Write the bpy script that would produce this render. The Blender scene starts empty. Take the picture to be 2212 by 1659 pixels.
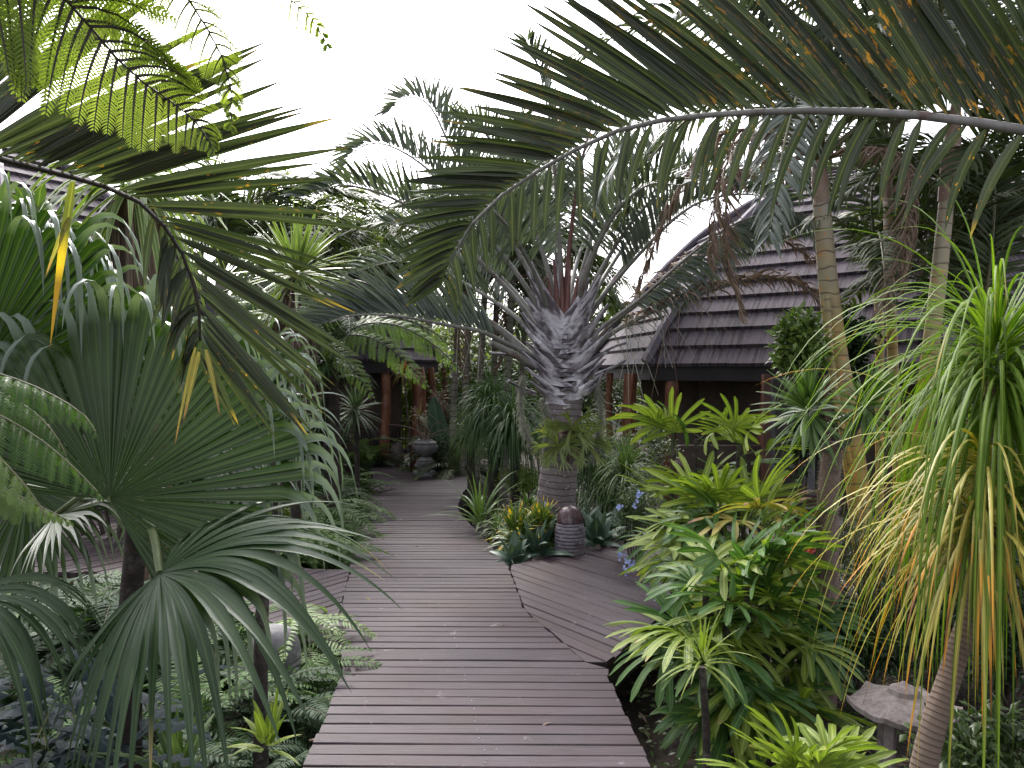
import bpy, math, random
import numpy as np
from mathutils import Matrix, Vector, Euler

sc = bpy.context.scene
rad = math.radians
PI = math.pi
# ------------------------------------------------------------------ camera
CAMZ = 1.6
PITCH = rad(1.0)
FPX = 1671.0            # focal length in pixels of a 2212 x 1659 view
cam_d = bpy.data.cameras.new('camera')
cam = bpy.data.objects.new('camera', cam_d)
sc.collection.objects.link(cam)
cam.location = (0, 0, CAMZ)
cam.rotation_euler = (PI / 2 - PITCH, 0, 0)
cam_d.sensor_width = 36.0
cam_d.lens = 36.0 * FPX / 2212.0
cam_d.clip_end = 500
cam_d.clip_start = 0.05
sc.camera = cam
sc.render.resolution_x = 1024
sc.render.resolution_y = 768
# ------------------------------------------------------------------ sky + sun
SUN_EL = rad(46)
SUN_AZ = rad(-18)       # measured from +Y, negative to the left: the light comes from behind the garden
w = bpy.data.worlds.new('World')
sc.world = w
w.use_nodes = True
nt = w.node_tree
bg = nt.nodes['Background']
sky = nt.nodes.new('ShaderNodeTexSky')
sky.sky_type = 'NISHITA'
sky.sun_disc = False
sky.sun_elevation = SUN_EL
sky.sun_rotation = SUN_AZ
sky.dust_density = 5.0
sky.air_density = 1.0
hs = nt.nodes.new('ShaderNodeHueSaturation')
hs.inputs['Saturation'].default_value = 0.38
hs.inputs['Value'].default_value = 1.0
nt.links.new(sky.outputs[0], hs.inputs['Color'])
mx = nt.nodes.new('ShaderNodeMixRGB')
mx.blend_type = 'ADD'
mx.inputs[0].default_value = 1.0
# thin cloud in front of the blue, much brighter round the veiled sun
tcw = nt.nodes.new('ShaderNodeTexCoord')
dp = nt.nodes.new('ShaderNodeVectorMath'); dp.operation = 'DOT_PRODUCT'
dp.inputs[1].default_value = (math.sin(SUN_AZ) * math.cos(SUN_EL), math.cos(SUN_AZ) * math.cos(SUN_EL), math.sin(SUN_EL))
nt.links.new(tcw.outputs['Generated'], dp.inputs[0])
def _m(op, a, b):
    x = nt.nodes.new('ShaderNodeMath'); x.operation = op
    for i, v in ((0, a), (1, b)):
        if isinstance(v, (int, float)): x.inputs[i].default_value = v
        else: nt.links.new(v, x.inputs[i])
    return x.outputs[0]
gl = _m('ADD', _m('MULTIPLY', _m('POWER', _m('MAXIMUM', dp.outputs['Value'], 0.0), 6.0), 32.0), 2.5)
cw = nt.nodes.new('ShaderNodeVectorMath'); cw.operation = 'SCALE'; cw.inputs[0].default_value = (1.0, .965, 1.05)
nt.links.new(gl, cw.inputs['Scale'])
nt.links.new(cw.outputs[0], mx.inputs[2])
nt.links.new(hs.outputs[0], mx.inputs[1])
nt.links.new(mx.outputs[0], bg.inputs['Color'])
bg.inputs['Strength'].default_value = 0.13
sl = bpy.data.lights.new('sun', 'SUN')
sl.energy = 2.1
sl.angle = rad(14)
sl.color = (1.0, 0.95, 0.88)
sun = bpy.data.objects.new('sun', sl)
sc.collection.objects.link(sun)
sd = Vector((math.sin(SUN_AZ) * math.cos(SUN_EL), math.cos(SUN_AZ) * math.cos(SUN_EL), math.sin(SUN_EL)))
sun.rotation_euler = sd.to_track_quat('Z', 'Y').to_euler()
sun.location = sd * 40
sc.view_settings.view_transform = 'Standard'
sc.view_settings.look = 'None'
sc.view_settings.gamma = 1
sc.view_settings.exposure = 0.86
cy = sc.cycles
cy.max_bounces = 7
cy.diffuse_bounces = 4
cy.glossy_bounces = 2
cy.transmission_bounces = 4
cy.transparent_max_bounces = 4
cy.use_denoising = True
cy.sample_clamp_indirect = 6.0

R_ = np.random.RandomState(11)
random.seed(5)
GZ = -0.42              # soil level, the boardwalk is z = 0


def W(px, py, Y):
    """point seen at (px, py) of a 2212x1659 view, Y metres ahead"""
    x = (px - 1106.0) / FPX
    y = (829.5 - py) / FPX
    d = np.array([x, math.cos(PITCH) + y * math.sin(PITCH), -math.sin(PITCH) + y * math.cos(PITCH)])
    return np.array([0, 0, CAMZ]) + d * (Y / d[1])


def G(px, py, z=0.0):
    x = (px - 1106.0) / FPX
    y = (829.5 - py) / FPX
    d = np.array([x, math.cos(PITCH) + y * math.sin(PITCH), -math.sin(PITCH) + y * math.cos(PITCH)])
    return np.array([0, 0, CAMZ]) + d * ((z - CAMZ) / d[2])


def A(*v):
    return np.array(v, float)


def nrm(a):
    a = np.asarray(a, float)
    n = np.linalg.norm(a, axis=-1, keepdims=True)
    return a / np.maximum(n, 1e-9)


# ------------------------------------------------------------------ mesh building
class MB:
    def __init__(s):
        s.V = []; s.F = []; s.L = []; s.M = []; s.S = []; s.n = 0

    def add(s, V, F, L, m=0, smooth=True):
        V = np.asarray(V, float).reshape(-1, 3); F = np.asarray(F, int).reshape(-1, 4)
        L = np.asarray(L, float).reshape(-1, 3)
        s.V.append(V); s.F.append(F + s.n); s.L.append(L)
        s.M.append(np.full(len(F), m, int)); s.S.append(np.full(len(F), smooth, bool)); s.n += len(V)

    def mesh(s, name, mats):
        V = np.concatenate(s.V); F = np.concatenate(s.F); L = np.concatenate(s.L)
        M = np.concatenate(s.M); S = np.concatenate(s.S)
        me = bpy.data.meshes.new(name)
        me.vertices.add(len(V)); me.vertices.foreach_set('co', V.astype(np.float32).ravel())
        me.loops.add(F.size); me.loops.foreach_set('vertex_index', F.astype(np.int32).ravel())
        me.polygons.add(len(F))
        me.polygons.foreach_set('loop_start', np.arange(0, F.size, 4, dtype=np.int32))
        me.polygons.foreach_set('loop_total', np.full(len(F), 4, np.int32))
        me.polygons.foreach_set('material_index', M.astype(np.int32))
        me.polygons.foreach_set('use_smooth', S)
        a = me.attributes.new('lf', 'FLOAT_VECTOR', 'POINT')
        a.data.foreach_set('vector', L.astype(np.float32).ravel())
        me.update(calc_edges=True)
        me.validate(clean_customdata=False)
        for m in (mats if isinstance(mats, (list, tuple)) else [mats]):
            me.materials.append(m)
        return me

    def obj(s, name, mats, parent=None):
        o = bpy.data.objects.new(name, s.mesh(name, mats))
        sc.collection.objects.link(o)
        if parent is not None:
            o.parent = parent
            o.matrix_parent_inverse = Matrix.Translation(parent.location).inverted() if parent.rotation_euler == Euler((0, 0, 0)) else parent.matrix_world.inverted()
        return o


def tag(o, label=None, cat=None, group=None, kind=None):
    if label: o['label'] = label
    if cat: o['category'] = cat
    if group: o['group'] = group
    if kind: o['kind'] = kind
    return o


def empty(name, loc, label, cat, group=None):
    o = bpy.data.objects.new(name, None)
    sc.collection.objects.link(o)
    o.location = tuple(float(v) for v in loc)
    o.empty_display_size = 0.1
    return tag(o, label, cat, group)


def inst(name, me, parent, M):
    """an own object sharing mesh data, placed by local matrix under parent"""
    o = bpy.data.objects.new(name, me)
    sc.collection.objects.link(o)
    o.parent = parent
    o.matrix_local = M
    return o


# width profiles
def p_lance(v): return np.sin(np.clip(v, 0, 1) ** 0.62 * PI) ** 0.75 * 0.98 + 0.02 * (1 - v)
def p_strap(v): return np.where(v < 0.08, 0.55 + v * 5.6, 1.0) * np.clip((1 - v) / 0.62, 0, 1) ** 0.8
def p_blunt(v): return np.clip(0.35 + v * 2.2, 0, 1) * np.clip((1.0 - v) / 0.10, 0.25, 1)
def p_base(v): return (1 - v) ** 0.8 * 0.85 + 0.15 * (1 - v)
def p_leaf(v): return np.sin(np.clip(v * 0.94 + 0.03, 0, 1) * PI)
def p_pinn(v): return (1 - v) ** 0.6


def blades(mb, P0, D, S, L, Wd, n=6, droop=0.0, d0=0.0, prof=p_lance, fold=0.18, rnd=None, m=0, flat=False, twist=0.0, bend=None):
    P0 = np.atleast_2d(P0).astype(float); N = len(P0)
    D = nrm(np.broadcast_to(D, (N, 3))).copy(); S = np.broadcast_to(S, (N, 3)).astype(float)
    L = np.broadcast_to(L, (N,)).astype(float); Wd = np.broadcast_to(Wd, (N,)).astype(float)
    droop = np.broadcast_to(droop, (N,)).astype(float); d0 = np.broadcast_to(d0, (N,)).astype(float)
    rnd = R_.rand(N) if rnd is None else np.broadcast_to(rnd, (N,))
    k = 2 if flat else 3
    p = P0.copy(); d = D
    V = np.zeros((N, n + 1, k, 3)); Lf = np.zeros((N, n + 1, k, 3))
    tw = np.broadcast_to(twist, (N,)).astype(float)
    for i in range(n + 1):
        v = i / n
        s = nrm(S - (S * d).sum(1, keepdims=True) * d)
        nn = np.cross(d, s)
        if tw.any():
            c = np.cos(tw * v)[:, None]; q = np.sin(tw * v)[:, None]
            s, nn = s * c + nn * q, nn * c - s * q
        wv = (np.asarray(prof(np.full(N, v))) * Wd * 0.5)[:, None]
        V[:, i, 0] = p - s * wv
        V[:, i, k - 1] = p + s * wv
        if k == 3: V[:, i, 1] = p - nn * wv * fold * 2
        Lf[:, i, :, 1] = v
        Lf[:, i, :, 2] = rnd[:, None]
        Lf[:, i, :, 0] = np.linspace(0, 1, k)[None]
        if i < n:
            act = np.clip((v - d0) / np.maximum(1 - d0, .05) * 2.0 + 0.5, 0, 1) * (v >= d0 - 1e-6)
            d = nrm(d + (np.array([0, 0, -1.0]) if bend is None else bend * max(0, 1 - (v - .45) * 4) + np.array([0, 0, -1.0])) * (droop * act / n * 2.0)[:, None])
            p = p + d * (L / n)[:, None]
    idx = np.arange(N * (n + 1) * k).reshape(N, n + 1, k)
    Fs = [np.stack([idx[:, :-1, j], idx[:, :-1, j + 1], idx[:, 1:, j + 1], idx[:, 1:, j]], -1).reshape(-1, 4) for j in range(k - 1)]
    mb.add(V, np.concatenate(Fs), Lf, m)
    return p


def spl(pts, n):
    P = np.asarray(pts, float)
    P = np.vstack([2 * P[0] - P[1], P, 2 * P[-1] - P[-2]])
    seg = len(P) - 3
    t = np.linspace(0, seg - 1e-6, n); i = t.astype(int); f = (t - i)[:, None]
    a, b, c, d = P[i], P[i + 1], P[i + 2], P[i + 3]
    return 0.5 * ((2 * b) + (-a + c) * f + (2 * a - 5 * b + 4 * c - d) * f ** 2 + (-a + 3 * b - 3 * c + d) * f ** 3)


def resamp(P, n):
    P = np.asarray(P, float)
    s = np.r_[0, np.cumsum(np.linalg.norm(np.diff(P, axis=0), axis=1))]
    t = np.linspace(0, s[-1], n)
    return np.stack([np.interp(t, s, P[:, k]) for k in range(3)], 1)


def tube(mb, pts, r, ns=8, m=0, rnd=None, cap=True, flat=1.0, smooth=True):
    P = np.asarray(pts, float); n = len(P)
    r = np.interp(np.linspace(0, 1, n), np.linspace(0, 1, len(np.atleast_1d(r))), np.atleast_1d(r))
    T = nrm(np.gradient(P, axis=0))
    up = A(0, 0, 1) if abs(T[0][2]) < 0.8 else A(0, 1, 0)
    B = np.zeros((n, 3)); b = nrm(np.cross(T[0], up))
    for i in range(n):
        b = nrm(b - (b @ T[i]) * T[i]); B[i] = b
    N2 = np.cross(T, B)
    th = np.linspace(0, 2 * PI, ns + 1)
    V = P[:, None] + (B[:, None] * np.cos(th)[None, :, None] + N2[:, None] * np.sin(th)[None, :, None] * flat) * r[:, None, None]
    arc = np.r_[0, np.cumsum(np.linalg.norm(np.diff(P, axis=0), axis=1))]
    L = np.zeros((n, ns + 1, 3)); L[:, :, 0] = th / (2 * PI); L[:, :, 1] = arc[:, None]
    L[:, :, 2] = random.random() if rnd is None else rnd
    idx = np.arange(n * (ns + 1)).reshape(n, ns + 1)
    F = np.stack([idx[:-1, :-1], idx[:-1, 1:], idx[1:, 1:], idx[1:, :-1]], -1).reshape(-1, 4)
    mb.add(V, F, L, m, smooth)
    if cap:
        for e in (0, n - 1):
            c = P[e]; ring = V[e]
            Vc = np.vstack([ring, c[None]])
            Fc = [[j, j + 1, ns + 1, ns + 1] for j in range(0, ns, 1)]
            Fq = [[j, (j + 1), (j + 2) if j + 2 <= ns else ns, ns + 1] for j in range(0, ns - 1, 2)]
            Lc = np.vstack([L[e], L[e][:1]])
            mb.add(Vc, Fq, Lc, m, False)


def box(mb, lo, hi, m=0, rnd=None, M=None):
    lo = np.asarray(lo, float); hi = np.asarray(hi, float)
    c = np.array([[x, y, z] for z in (0, 1) for y in (0, 1) for x in (0, 1)], float)
    V = lo + c * (hi - lo)
    if M is not None: V = V @ M[0].T + M[1]
    F = [[0, 2, 3, 1], [4, 5, 7, 6], [0, 1, 5, 4], [2, 6, 7, 3], [0, 4, 6, 2], [1, 3, 7, 5]]
    VV = V[np.array(F).ravel()]
    cc = (lo + c * (hi - lo))[np.array(F).ravel()]
    L = cc.copy(); L[:, 2] = random.random() if rnd is None else rnd
    mb.add(VV, np.arange(24).reshape(6, 4), L, m, False)


def lathe(mb, c, prof, ns=24, m=0, disp=None, sx=1.0, sy=1.0):
    prof = np.asarray(prof, float); n = len(prof)
    th = np.linspace(0, 2 * PI, ns + 1)
    r = np.repeat(prof[:, 0][:, None], ns + 1, 1); z = np.repeat(prof[:, 1][:, None], ns + 1, 1)
    if disp is not None: r = r + disp(th[None], z, r)
    V = np.stack([c[0] + r * np.cos(th) * sx, c[1] + r * np.sin(th) * sy, c[2] + z], -1)
    L = np.zeros_like(V); L[..., 0] = th / (2 * PI); L[..., 1] = z; L[..., 2] = .5
    idx = np.arange(n * (ns + 1)).reshape(n, ns + 1)
    F = np.stack([idx[:-1, :-1], idx[:-1, 1:], idx[1:, 1:], idx[1:, :-1]], -1).reshape(-1, 4)
    mb.add(V, F, L, m)


# ------------------------------------------------------------------ leaves of many kinds
def pinnate(mb, pts, n=50, L=0.5, Wd=0.03, a0=60, a1=30, V=45, up=(0, 0, 1), sides=None, droop=0.5, r0=0.02, r1=0.004,
            t0=0.15, t1=1.0, m=0, mr=1, nseg=6, lprof=None, jit=0.08, fold=0.18, d0=0.1, prof=p_lance, skip=0.0, ranks=(0, 1), Ls=(1, 1), rsides=6, twist=0.0):
    P = spl(pts, 40); P = resamp(P, 48)
    tube(mb, P[::2], [r0, (r0 + r1) / 2, r1], rsides, m=mr, cap=False)
    T = nrm(np.gradient(P, axis=0))
    lprof = lprof or (lambda t: 0.35 + 0.65 * np.sin(np.clip(t, 0, 1) ** 0.7 * PI * 0.86 + 0.25))
    for k in ranks:
        t = np.linspace(t0, t1, n) + R_.randn(n) * 0.25 / n
        if skip: t = t[R_.rand(n) > skip]
        t = np.clip(t, 0, 1); N = len(t)
        x = t * (len(P) - 1)
        p = np.stack([np.interp(x, np.arange(len(P)), P[:, j]) for j in range(3)], 1)
        Tt = nrm(np.stack([np.interp(x, np.arange(len(P)), T[:, j]) for j in range(3)], 1))
        q = (t - t0) / (t1 - t0 + 1e-9)
        if sides is not None:
            sv = np.asarray(sides[k], float)
            if sv.ndim == 2: sv = np.stack([np.interp(q, np.linspace(0, 1, len(sv)), sv[:, j]) for j in range(3)], 1)
            s = nrm(np.broadcast_to(sv, (N, 3)) - (np.broadcast_to(sv, (N, 3)) * Tt).sum(1, keepdims=True) * Tt)
        else:
            u = nrm(np.broadcast_to(up, (N, 3)) - (np.broadcast_to(up, (N, 3)) * Tt).sum(1, keepdims=True) * Tt)
            B = np.cross(Tt, u) * (1 if k == 0 else -1)
            va = rad(V) if np.isscalar(V) else rad(V[k])
            s = B * math.cos(va) + u * math.sin(va)
        a_0 = a0[k] if isinstance(a0, (tuple, list)) else a0
        a_1 = a1[k] if isinstance(a1, (tuple, list)) else a1
        dr = droop[k] if isinstance(droop, (tuple, list)) else droop
        al = np.radians(a_0 + (a_1 - a_0) * q + R_.randn(N) * 60 * jit)
        d = Tt * np.cos(al)[:, None] + s * np.sin(al)[:, None] + R_.randn(N, 3) * jit * 0.5
        LL = L * Ls[k] * lprof(q) * (1 + R_.randn(N) * 0.06)
        Sd = Tt + R_.randn(N, 3) * 0.12
        blades(mb, p, d, Sd, LL, Wd * (0.85 + 0.3 * R_.rand(N)), n=nseg, droop=dr * (0.7 + 0.6 * R_.rand(N)), d0=d0, fold=fold, m=m, prof=prof, twist=twist * R_.randn(N) if twist else 0.0)


def fernfrond(mb, pts, n=22, L=0.25, npl=16, Lp=0.035, Wp=0.014, a0=75, a1=55, V=5, up=(0, 0, 1), droop=0.5, r0=0.008, r1=0.002, t0=0.12, m=0, mr=1,
              sides=None, lprof=None, toL=(1, 1), jit=.05):
    """twice pinnate frond: pinnae as curved ribs that carry small pinnules"""
    P = resamp(spl(pts, 40), 48); T = nrm(np.gradient(P, axis=0))
    tube(mb, P[::2], [r0, r1], 5, m=mr, cap=False)
    lprof = lprof or (lambda t: np.sin(np.clip(t * 0.9 + 0.12, 0, 1) * PI) ** 0.7 * (1 - 0.25 * t))
    for k in (0, 1):
        t = np.linspace(t0, 0.985, n) + R_.randn(n) * 0.1 / n; N = n
        x = np.clip(t, 0, 1) * 47
        p = np.stack([np.interp(x, np.arange(48), P[:, j]) for j in range(3)], 1)
        Tt = nrm(np.stack([np.interp(x, np.arange(48), T[:, j]) for j in range(3)], 1))
        if sides is not None:
            sv = np.broadcast_to(np.asarray(sides[k], float), (N, 3))
            s = nrm(sv - (sv * Tt).sum(1, keepdims=True) * Tt)
        else:
            u = nrm(np.broadcast_to(up, (N, 3)) - (np.broadcast_to(up, (N, 3)) * Tt).sum(1, keepdims=True) * Tt)
            s = np.cross(Tt, u) * (1 if k == 0 else -1) * math.cos(rad(V)) + u * math.sin(rad(V))
        q = (t - t0) / (1 - t0)
        al = np.radians(a0 + (a1 - a0) * q)
        d = nrm(Tt * np.cos(al)[:, None] + s * np.sin(al)[:, None] + R_.randn(N, 3) * jit)
        LL = np.maximum(L * lprof(q) * toL[k], 0.02) * (1 + .06 * R_.randn(N))
        K = npl
        pp = p.copy(); dd = d.copy()
        PP = np.zeros((N, K, 3)); DD = np.zeros((N, K, 3))
        dr = droop * (0.8 + .4 * R_.rand(N))
        for i in range(K):
            PP[:, i] = pp; DD[:, i] = dd
            dd = nrm(dd + A(0, 0, -1) * (dr / K * 1.6)[:, None]); pp = pp + dd * (LL / K)[:, None]
        # rib of every pinna
        blades(mb, p, d, Tt, LL, 0.006 * L / 0.25, n=5, droop=dr, prof=lambda v: 1 - v * .8, flat=True, m=mr)
        vv = np.linspace(0, 1, K)
        ll = Lp * (np.sin(np.clip(vv * .88 + .12, 0, 1) * PI) ** 0.5)
        r = np.repeat(R_.rand(N)[:, None], K, 1)
        TT = np.repeat(Tt[:, None], K, 1)
        wid = (LL / K)[:, None] * 0.66 * np.ones((1, K))
        for sg in (1, -1):
            b = nrm(TT - (TT * DD).sum(-1, keepdims=True) * DD) * sg
            d2 = b * 0.86 + DD * 0.5 + R_.randn(N, K, 3) * 0.06
            sc_ = np.minimum(1.0, LL / L + 0.25)[:, None]
            blades(mb, PP.reshape(-1, 3), d2.reshape(-1, 3), DD.reshape(-1, 3), (ll[None] * sc_).ravel(), np.maximum(wid, Wp * .5).ravel() * 1.0,
                   n=2, flat=True, prof=p_pinn, rnd=r.ravel(), m=m, droop=.3)


def fan(mb, hub, axis, nor, span=200, nseg=36, L=0.9, split=0.55, droop=1.6, m=0, n=12, cup=0.25, taper=0.35, rnd=None, ribw=0.85, edge=0.72, sag=0.0):
    hub = np.asarray(hub, float); a = nrm(axis); z = nrm(np.asarray(nor, float) - (np.asarray(nor, float) @ a) * a); s = np.cross(z, a)
    th = np.linspace(-rad(span) / 2, rad(span) / 2, nseg)
    D = nrm(np.cos(th)[:, None] * a + np.sin(th)[:, None] * s + z * cup * (0.6 + 0.4 * np.cos(2 * th))[:, None] + R_.randn(nseg, 3) * .012)
    S = -np.sin(th)[:, None] * a + np.cos(th)[:, None] * s
    LL = L * (edge + (1 - edge) * np.cos(th / (rad(span)) * PI)) * (1 + R_.randn(nseg) * .05)
    dl = rad(span) / (nseg - 1)
    Wd = 2 * LL * split * math.tan(dl / 2) * 1.06
    def pr(v):
        u = np.clip((v - split) / (1 - split), 0, 1)
        return np.where(v < split, v / split, (1 - taper * np.clip(u * 3, 0, 1)) * (1 - u) ** 0.7) + 0.01
    blades(mb, np.repeat(hub[None], nseg, 0), D, S, LL, Wd, n=n, droop=droop * (.65 + .7 * R_.rand(nseg)), d0=split * (.86 + .26 * R_.rand(nseg)) if sag == 0 else 0.12, prof=pr, fold=.28, m=m, rnd=rnd, bend=z * 1.1 if sag == 0 else None)


def rosette(mb, c, n=60, L=0.5, Wd=0.03, e0=-10, e1=85, droop=0.8, nseg=7, m=0, prof=p_strap, fold=.2, ljit=.18, axis=(0, 0, 1), d0=0.0, r=0.02, az=(0, 360), lpow=1.0, twist=0.0):
    ax = nrm(axis)
    t = (np.arange(n) + .5) / n
    el = np.radians(e0 + (e1 - e0) * t ** lpow + R_.randn(n) * 6)
    azm = np.radians(az[0] + ((np.arange(n) * 137.508 + R_.randn(n) * 12) % 360) / 360 * (az[1] - az[0]))
    x = nrm(np.cross(ax, A(0, 1, 0.01))); y = np.cross(ax, x)
    h = np.cos(azm)[:, None] * x + np.sin(azm)[:, None] * y
    D = h * np.cos(el)[:, None] + ax * np.sin(el)[:, None]
    S = np.cross(D, ax) + R_.randn(n, 3) * .1
    P = np.asarray(c, float) + h * r + ax * (t * r * 4)[:, None]
    LL = L * (1 + R_.randn(n) * ljit) * (1 - .15 * t)
    blades(mb, P, D, S, np.abs(LL), Wd * (.8 + .4 * R_.rand(n)), n=nseg, droop=droop * (.6 + .8 * R_.rand(n)), d0=d0, prof=prof, fold=fold, m=m, twist=twist * R_.randn(n) if twist else 0.0)


def leafcloud(mb, c, rx, n=1500, s=0.05, w=0.55, m=0, blobs=10, mt=1, twigs=14, droop=.3, seed=None, up=.5, base=None):
    """clumps of leaves on twigs that leave gaps between them"""
    c = np.asarray(c, float); rx = np.asarray(rx, float)
    rs = np.random.RandomState(seed if seed is not None else R_.randint(1 << 20))
    bc = nrm(rs.randn(blobs, 3)) * rs.rand(blobs, 1) ** .33 * rx * .78 + c
    base = c - A(0, 0, rx[2]) if base is None else np.asarray(base, float)
    k = rs.randint(0, blobs, n)
    br = (.30 + .25 * rs.rand(blobs))[k][:, None] * rx
    off = nrm(rs.randn(n, 3)) * (rs.rand(n, 1) ** .4) * br
    P = bc[k] + off
    D = nrm(off / rx + rs.randn(n, 3) * .5 + A(0, 0, up * .4))
    S = np.cross(D, A(0, 0, 1)) + rs.randn(n, 3) * .4
    rr = np.clip(.5 * rs.rand(blobs)[k] + .5 * rs.rand(n), 0, 1)
    blades(mb, P, D, S, s * (.6 + .8 * rs.rand(n)), s * w, n=2, flat=False, fold=.2, prof=p_leaf, rnd=rr, m=m, droop=droop)
    for i in range(min(twigs, blobs)):
        q = spl([base, (base * .45 + bc[i] * .55) + rs.randn(3) * .08 * rx, bc[i]], 8)
        tube(mb, q, [rx[0] * .03 + .004, .003], 5, m=mt, cap=False)


# ------------------------------------------------------------------ materials
def newmat(name):
    m = bpy.data.materials.new(name); m.use_nodes = True
    n = m.node_tree.nodes; l = m.node_tree.links
    b = n['Principled BSDF']
    return m, n, l, b


def nd(n, t, **k):
    x = n.new(t)
    for a, v in k.items():
        if a.startswith('i_'):
            x.inputs[int(a[2:])].default_value = v
        else: setattr(x, a, v)
    return x


def rgb(c): return (c[0], c[1], c[2], 1)


def mixc(n, l, f, a, b, blend='MIX'):
    x = nd(n, 'ShaderNodeMixRGB', blend_type=blend)
    for s, v in ((0, f), (1, a), (2, b)):
        if hasattr(v, 'links') or hasattr(v, 'is_linked'): l.new(v, x.inputs[s])
        elif s == 0: x.inputs[0].default_value = v
        else: x.inputs[s].default_value = rgb(v)
    return x.outputs[0]


def mth(n, l, op, a, b=None, clamp=False):
    x = nd(n, 'ShaderNodeMath', operation=op, use_clamp=clamp)
    for s, v in ((0, a), (1, b)):
        if v is None: continue
        if hasattr(v, 'is_linked'): l.new(v, x.inputs[s])
        else: x.inputs[s].default_value = v
    return x.outputs[0]


def mapr(n, l, v, a, b, c=0., d=1.):
    x = nd(n, 'ShaderNodeMapRange'); x.clamp = True
    l.new(v, x.inputs[0])
    for i, q in enumerate((a, b, c, d)): x.inputs[i + 1].default_value = q
    return x.outputs[0]


def noise(n, l, vec, scale, detail=3, rough=.55):
    x = nd(n, 'ShaderNodeTexNoise'); x.inputs['Scale'].default_value = scale
    x.inputs['Detail'].default_value = detail; x.inputs['Roughness'].default_value = rough
    if vec is not None: l.new(vec, x.inputs['Vector'])
    return x.outputs[0]


def leafmat(name, c1, c2, tip=None, tips=.75, spot=None, spota=.0, rough=.42, trans=.25, ribs=0.0, tcol=None, dark=.55, spec=.5, edge=None, skysheen=None, gate=None):
    m, n, l, b = newmat(name)
    at = nd(n, 'ShaderNodeAttribute', attribute_name='lf')
    sp = nd(n, 'ShaderNodeSeparateXYZ'); l.new(at.outputs['Vector'], sp.inputs[0])
    u, v, r = sp.outputs
    geo = nd(n, 'ShaderNodeNewGeometry')
    tc = nd(n, 'ShaderNodeTexCoord')
    col = mixc(n, l, r, c1, c2)
    nz = noise(n, l, geo.outputs['Position'], 5.0, 3)
    col = mixc(n, l, mapr(n, l, nz, .35, .7, 0, 1), col, mixc(n, l, 1.0, col, (dark, dark + .05, dark + .02), 'MULTIPLY'))
    # midrib and edge
    mr = mth(n, l, 'ABSOLUTE', mth(n, l, 'SUBTRACT', u, .5))
    col = mixc(n, l, mapr(n, l, mr, .02, .12, .45, 0), col, (min(c2[0] * 2.2 + .03, .7), min(c2[1] * 1.9 + .03, .7), min(c2[2] * 1.8 + .02, .6)))
    if edge: col = mixc(n, l, mapr(n, l, mr, .33, .42, 0, .9), col, edge)
    if skysheen: col = mixc(n, l, mapr(n, l, v, .62, .70, 0, .8), col, skysheen)  # sky reflection on the bent ribbons, painted in as a paler tip colour
    if tip:
        t2 = mth(n, l, 'ADD', v, mth(n, l, 'MULTIPLY', mth(n, l, 'SUBTRACT', r, .5), .7))
        col = mixc(n, l, mapr(n, l, t2, tips, tips + .14), col, tip)
        col = mixc(n, l, mapr(n, l, t2, tips + .2, tips + .3), col, (tip[0] * .35, tip[1] * .3, tip[2] * .5))
    if spot:
        cb = nd(n, 'ShaderNodeCombineXYZ'); l.new(mth(n, l, 'MULTIPLY', u, 1.1), cb.inputs[0])
        l.new(mth(n, l, 'MULTIPLY', v, 7.0), cb.inputs[1]); l.new(mth(n, l, 'MULTIPLY', r, 40.0), cb.inputs[2])
        n1 = noise(n, l, cb.outputs[0], 2.2, 4, .65)
        n2 = noise(n, l, geo.outputs['Position'], 3.0, 2)
        f = mth(n, l, 'MULTIPLY', mapr(n, l, n1, .66 - spota * .12, .70 - spota * .12), mapr(n, l, n2, .42, .58))
        if gate:
            sx = nd(n, 'ShaderNodeSeparateXYZ'); l.new(geo.outputs['Position'], sx.inputs[0]); f = mth(n, l, 'MULTIPLY', f, mapr(n, l, sx.outputs[0], gate[0], gate[1]))
        col = mixc(n, l, f, col, spot)
    l.new(col, b.inputs['Base Color'])
    b.inputs['Roughness'].default_value = rough
    b.inputs['Specular IOR Level'].default_value = spec
    if ribs:
        sn = mth(n, l, 'SINE', mth(n, l, 'MULTIPLY', u, ribs))
        bp = nd(n, 'ShaderNodeBump'); bp.inputs['Strength'].default_value = .25; bp.inputs['Distance'].default_value = .004
        l.new(sn, bp.inputs['Height']); l.new(bp.outputs[0], b.inputs['Normal'])
    tr = nd(n, 'ShaderNodeBsdfTranslucent')
    tcx = mixc(n, l, 1.0, col, tcol or (1.7, 1.9, .7), 'MULTIPLY')
    l.new(tcx, tr.inputs[0])
    ms = nd(n, 'ShaderNodeMixShader'); ms.inputs[0].default_value = trans
    l.new(b.outputs[0], ms.inputs[1]); l.new(tr.outputs[0], ms.inputs[2])
    l.new(ms.outputs[0], n['Material Output'].inputs['Surface'])
    return m


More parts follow.
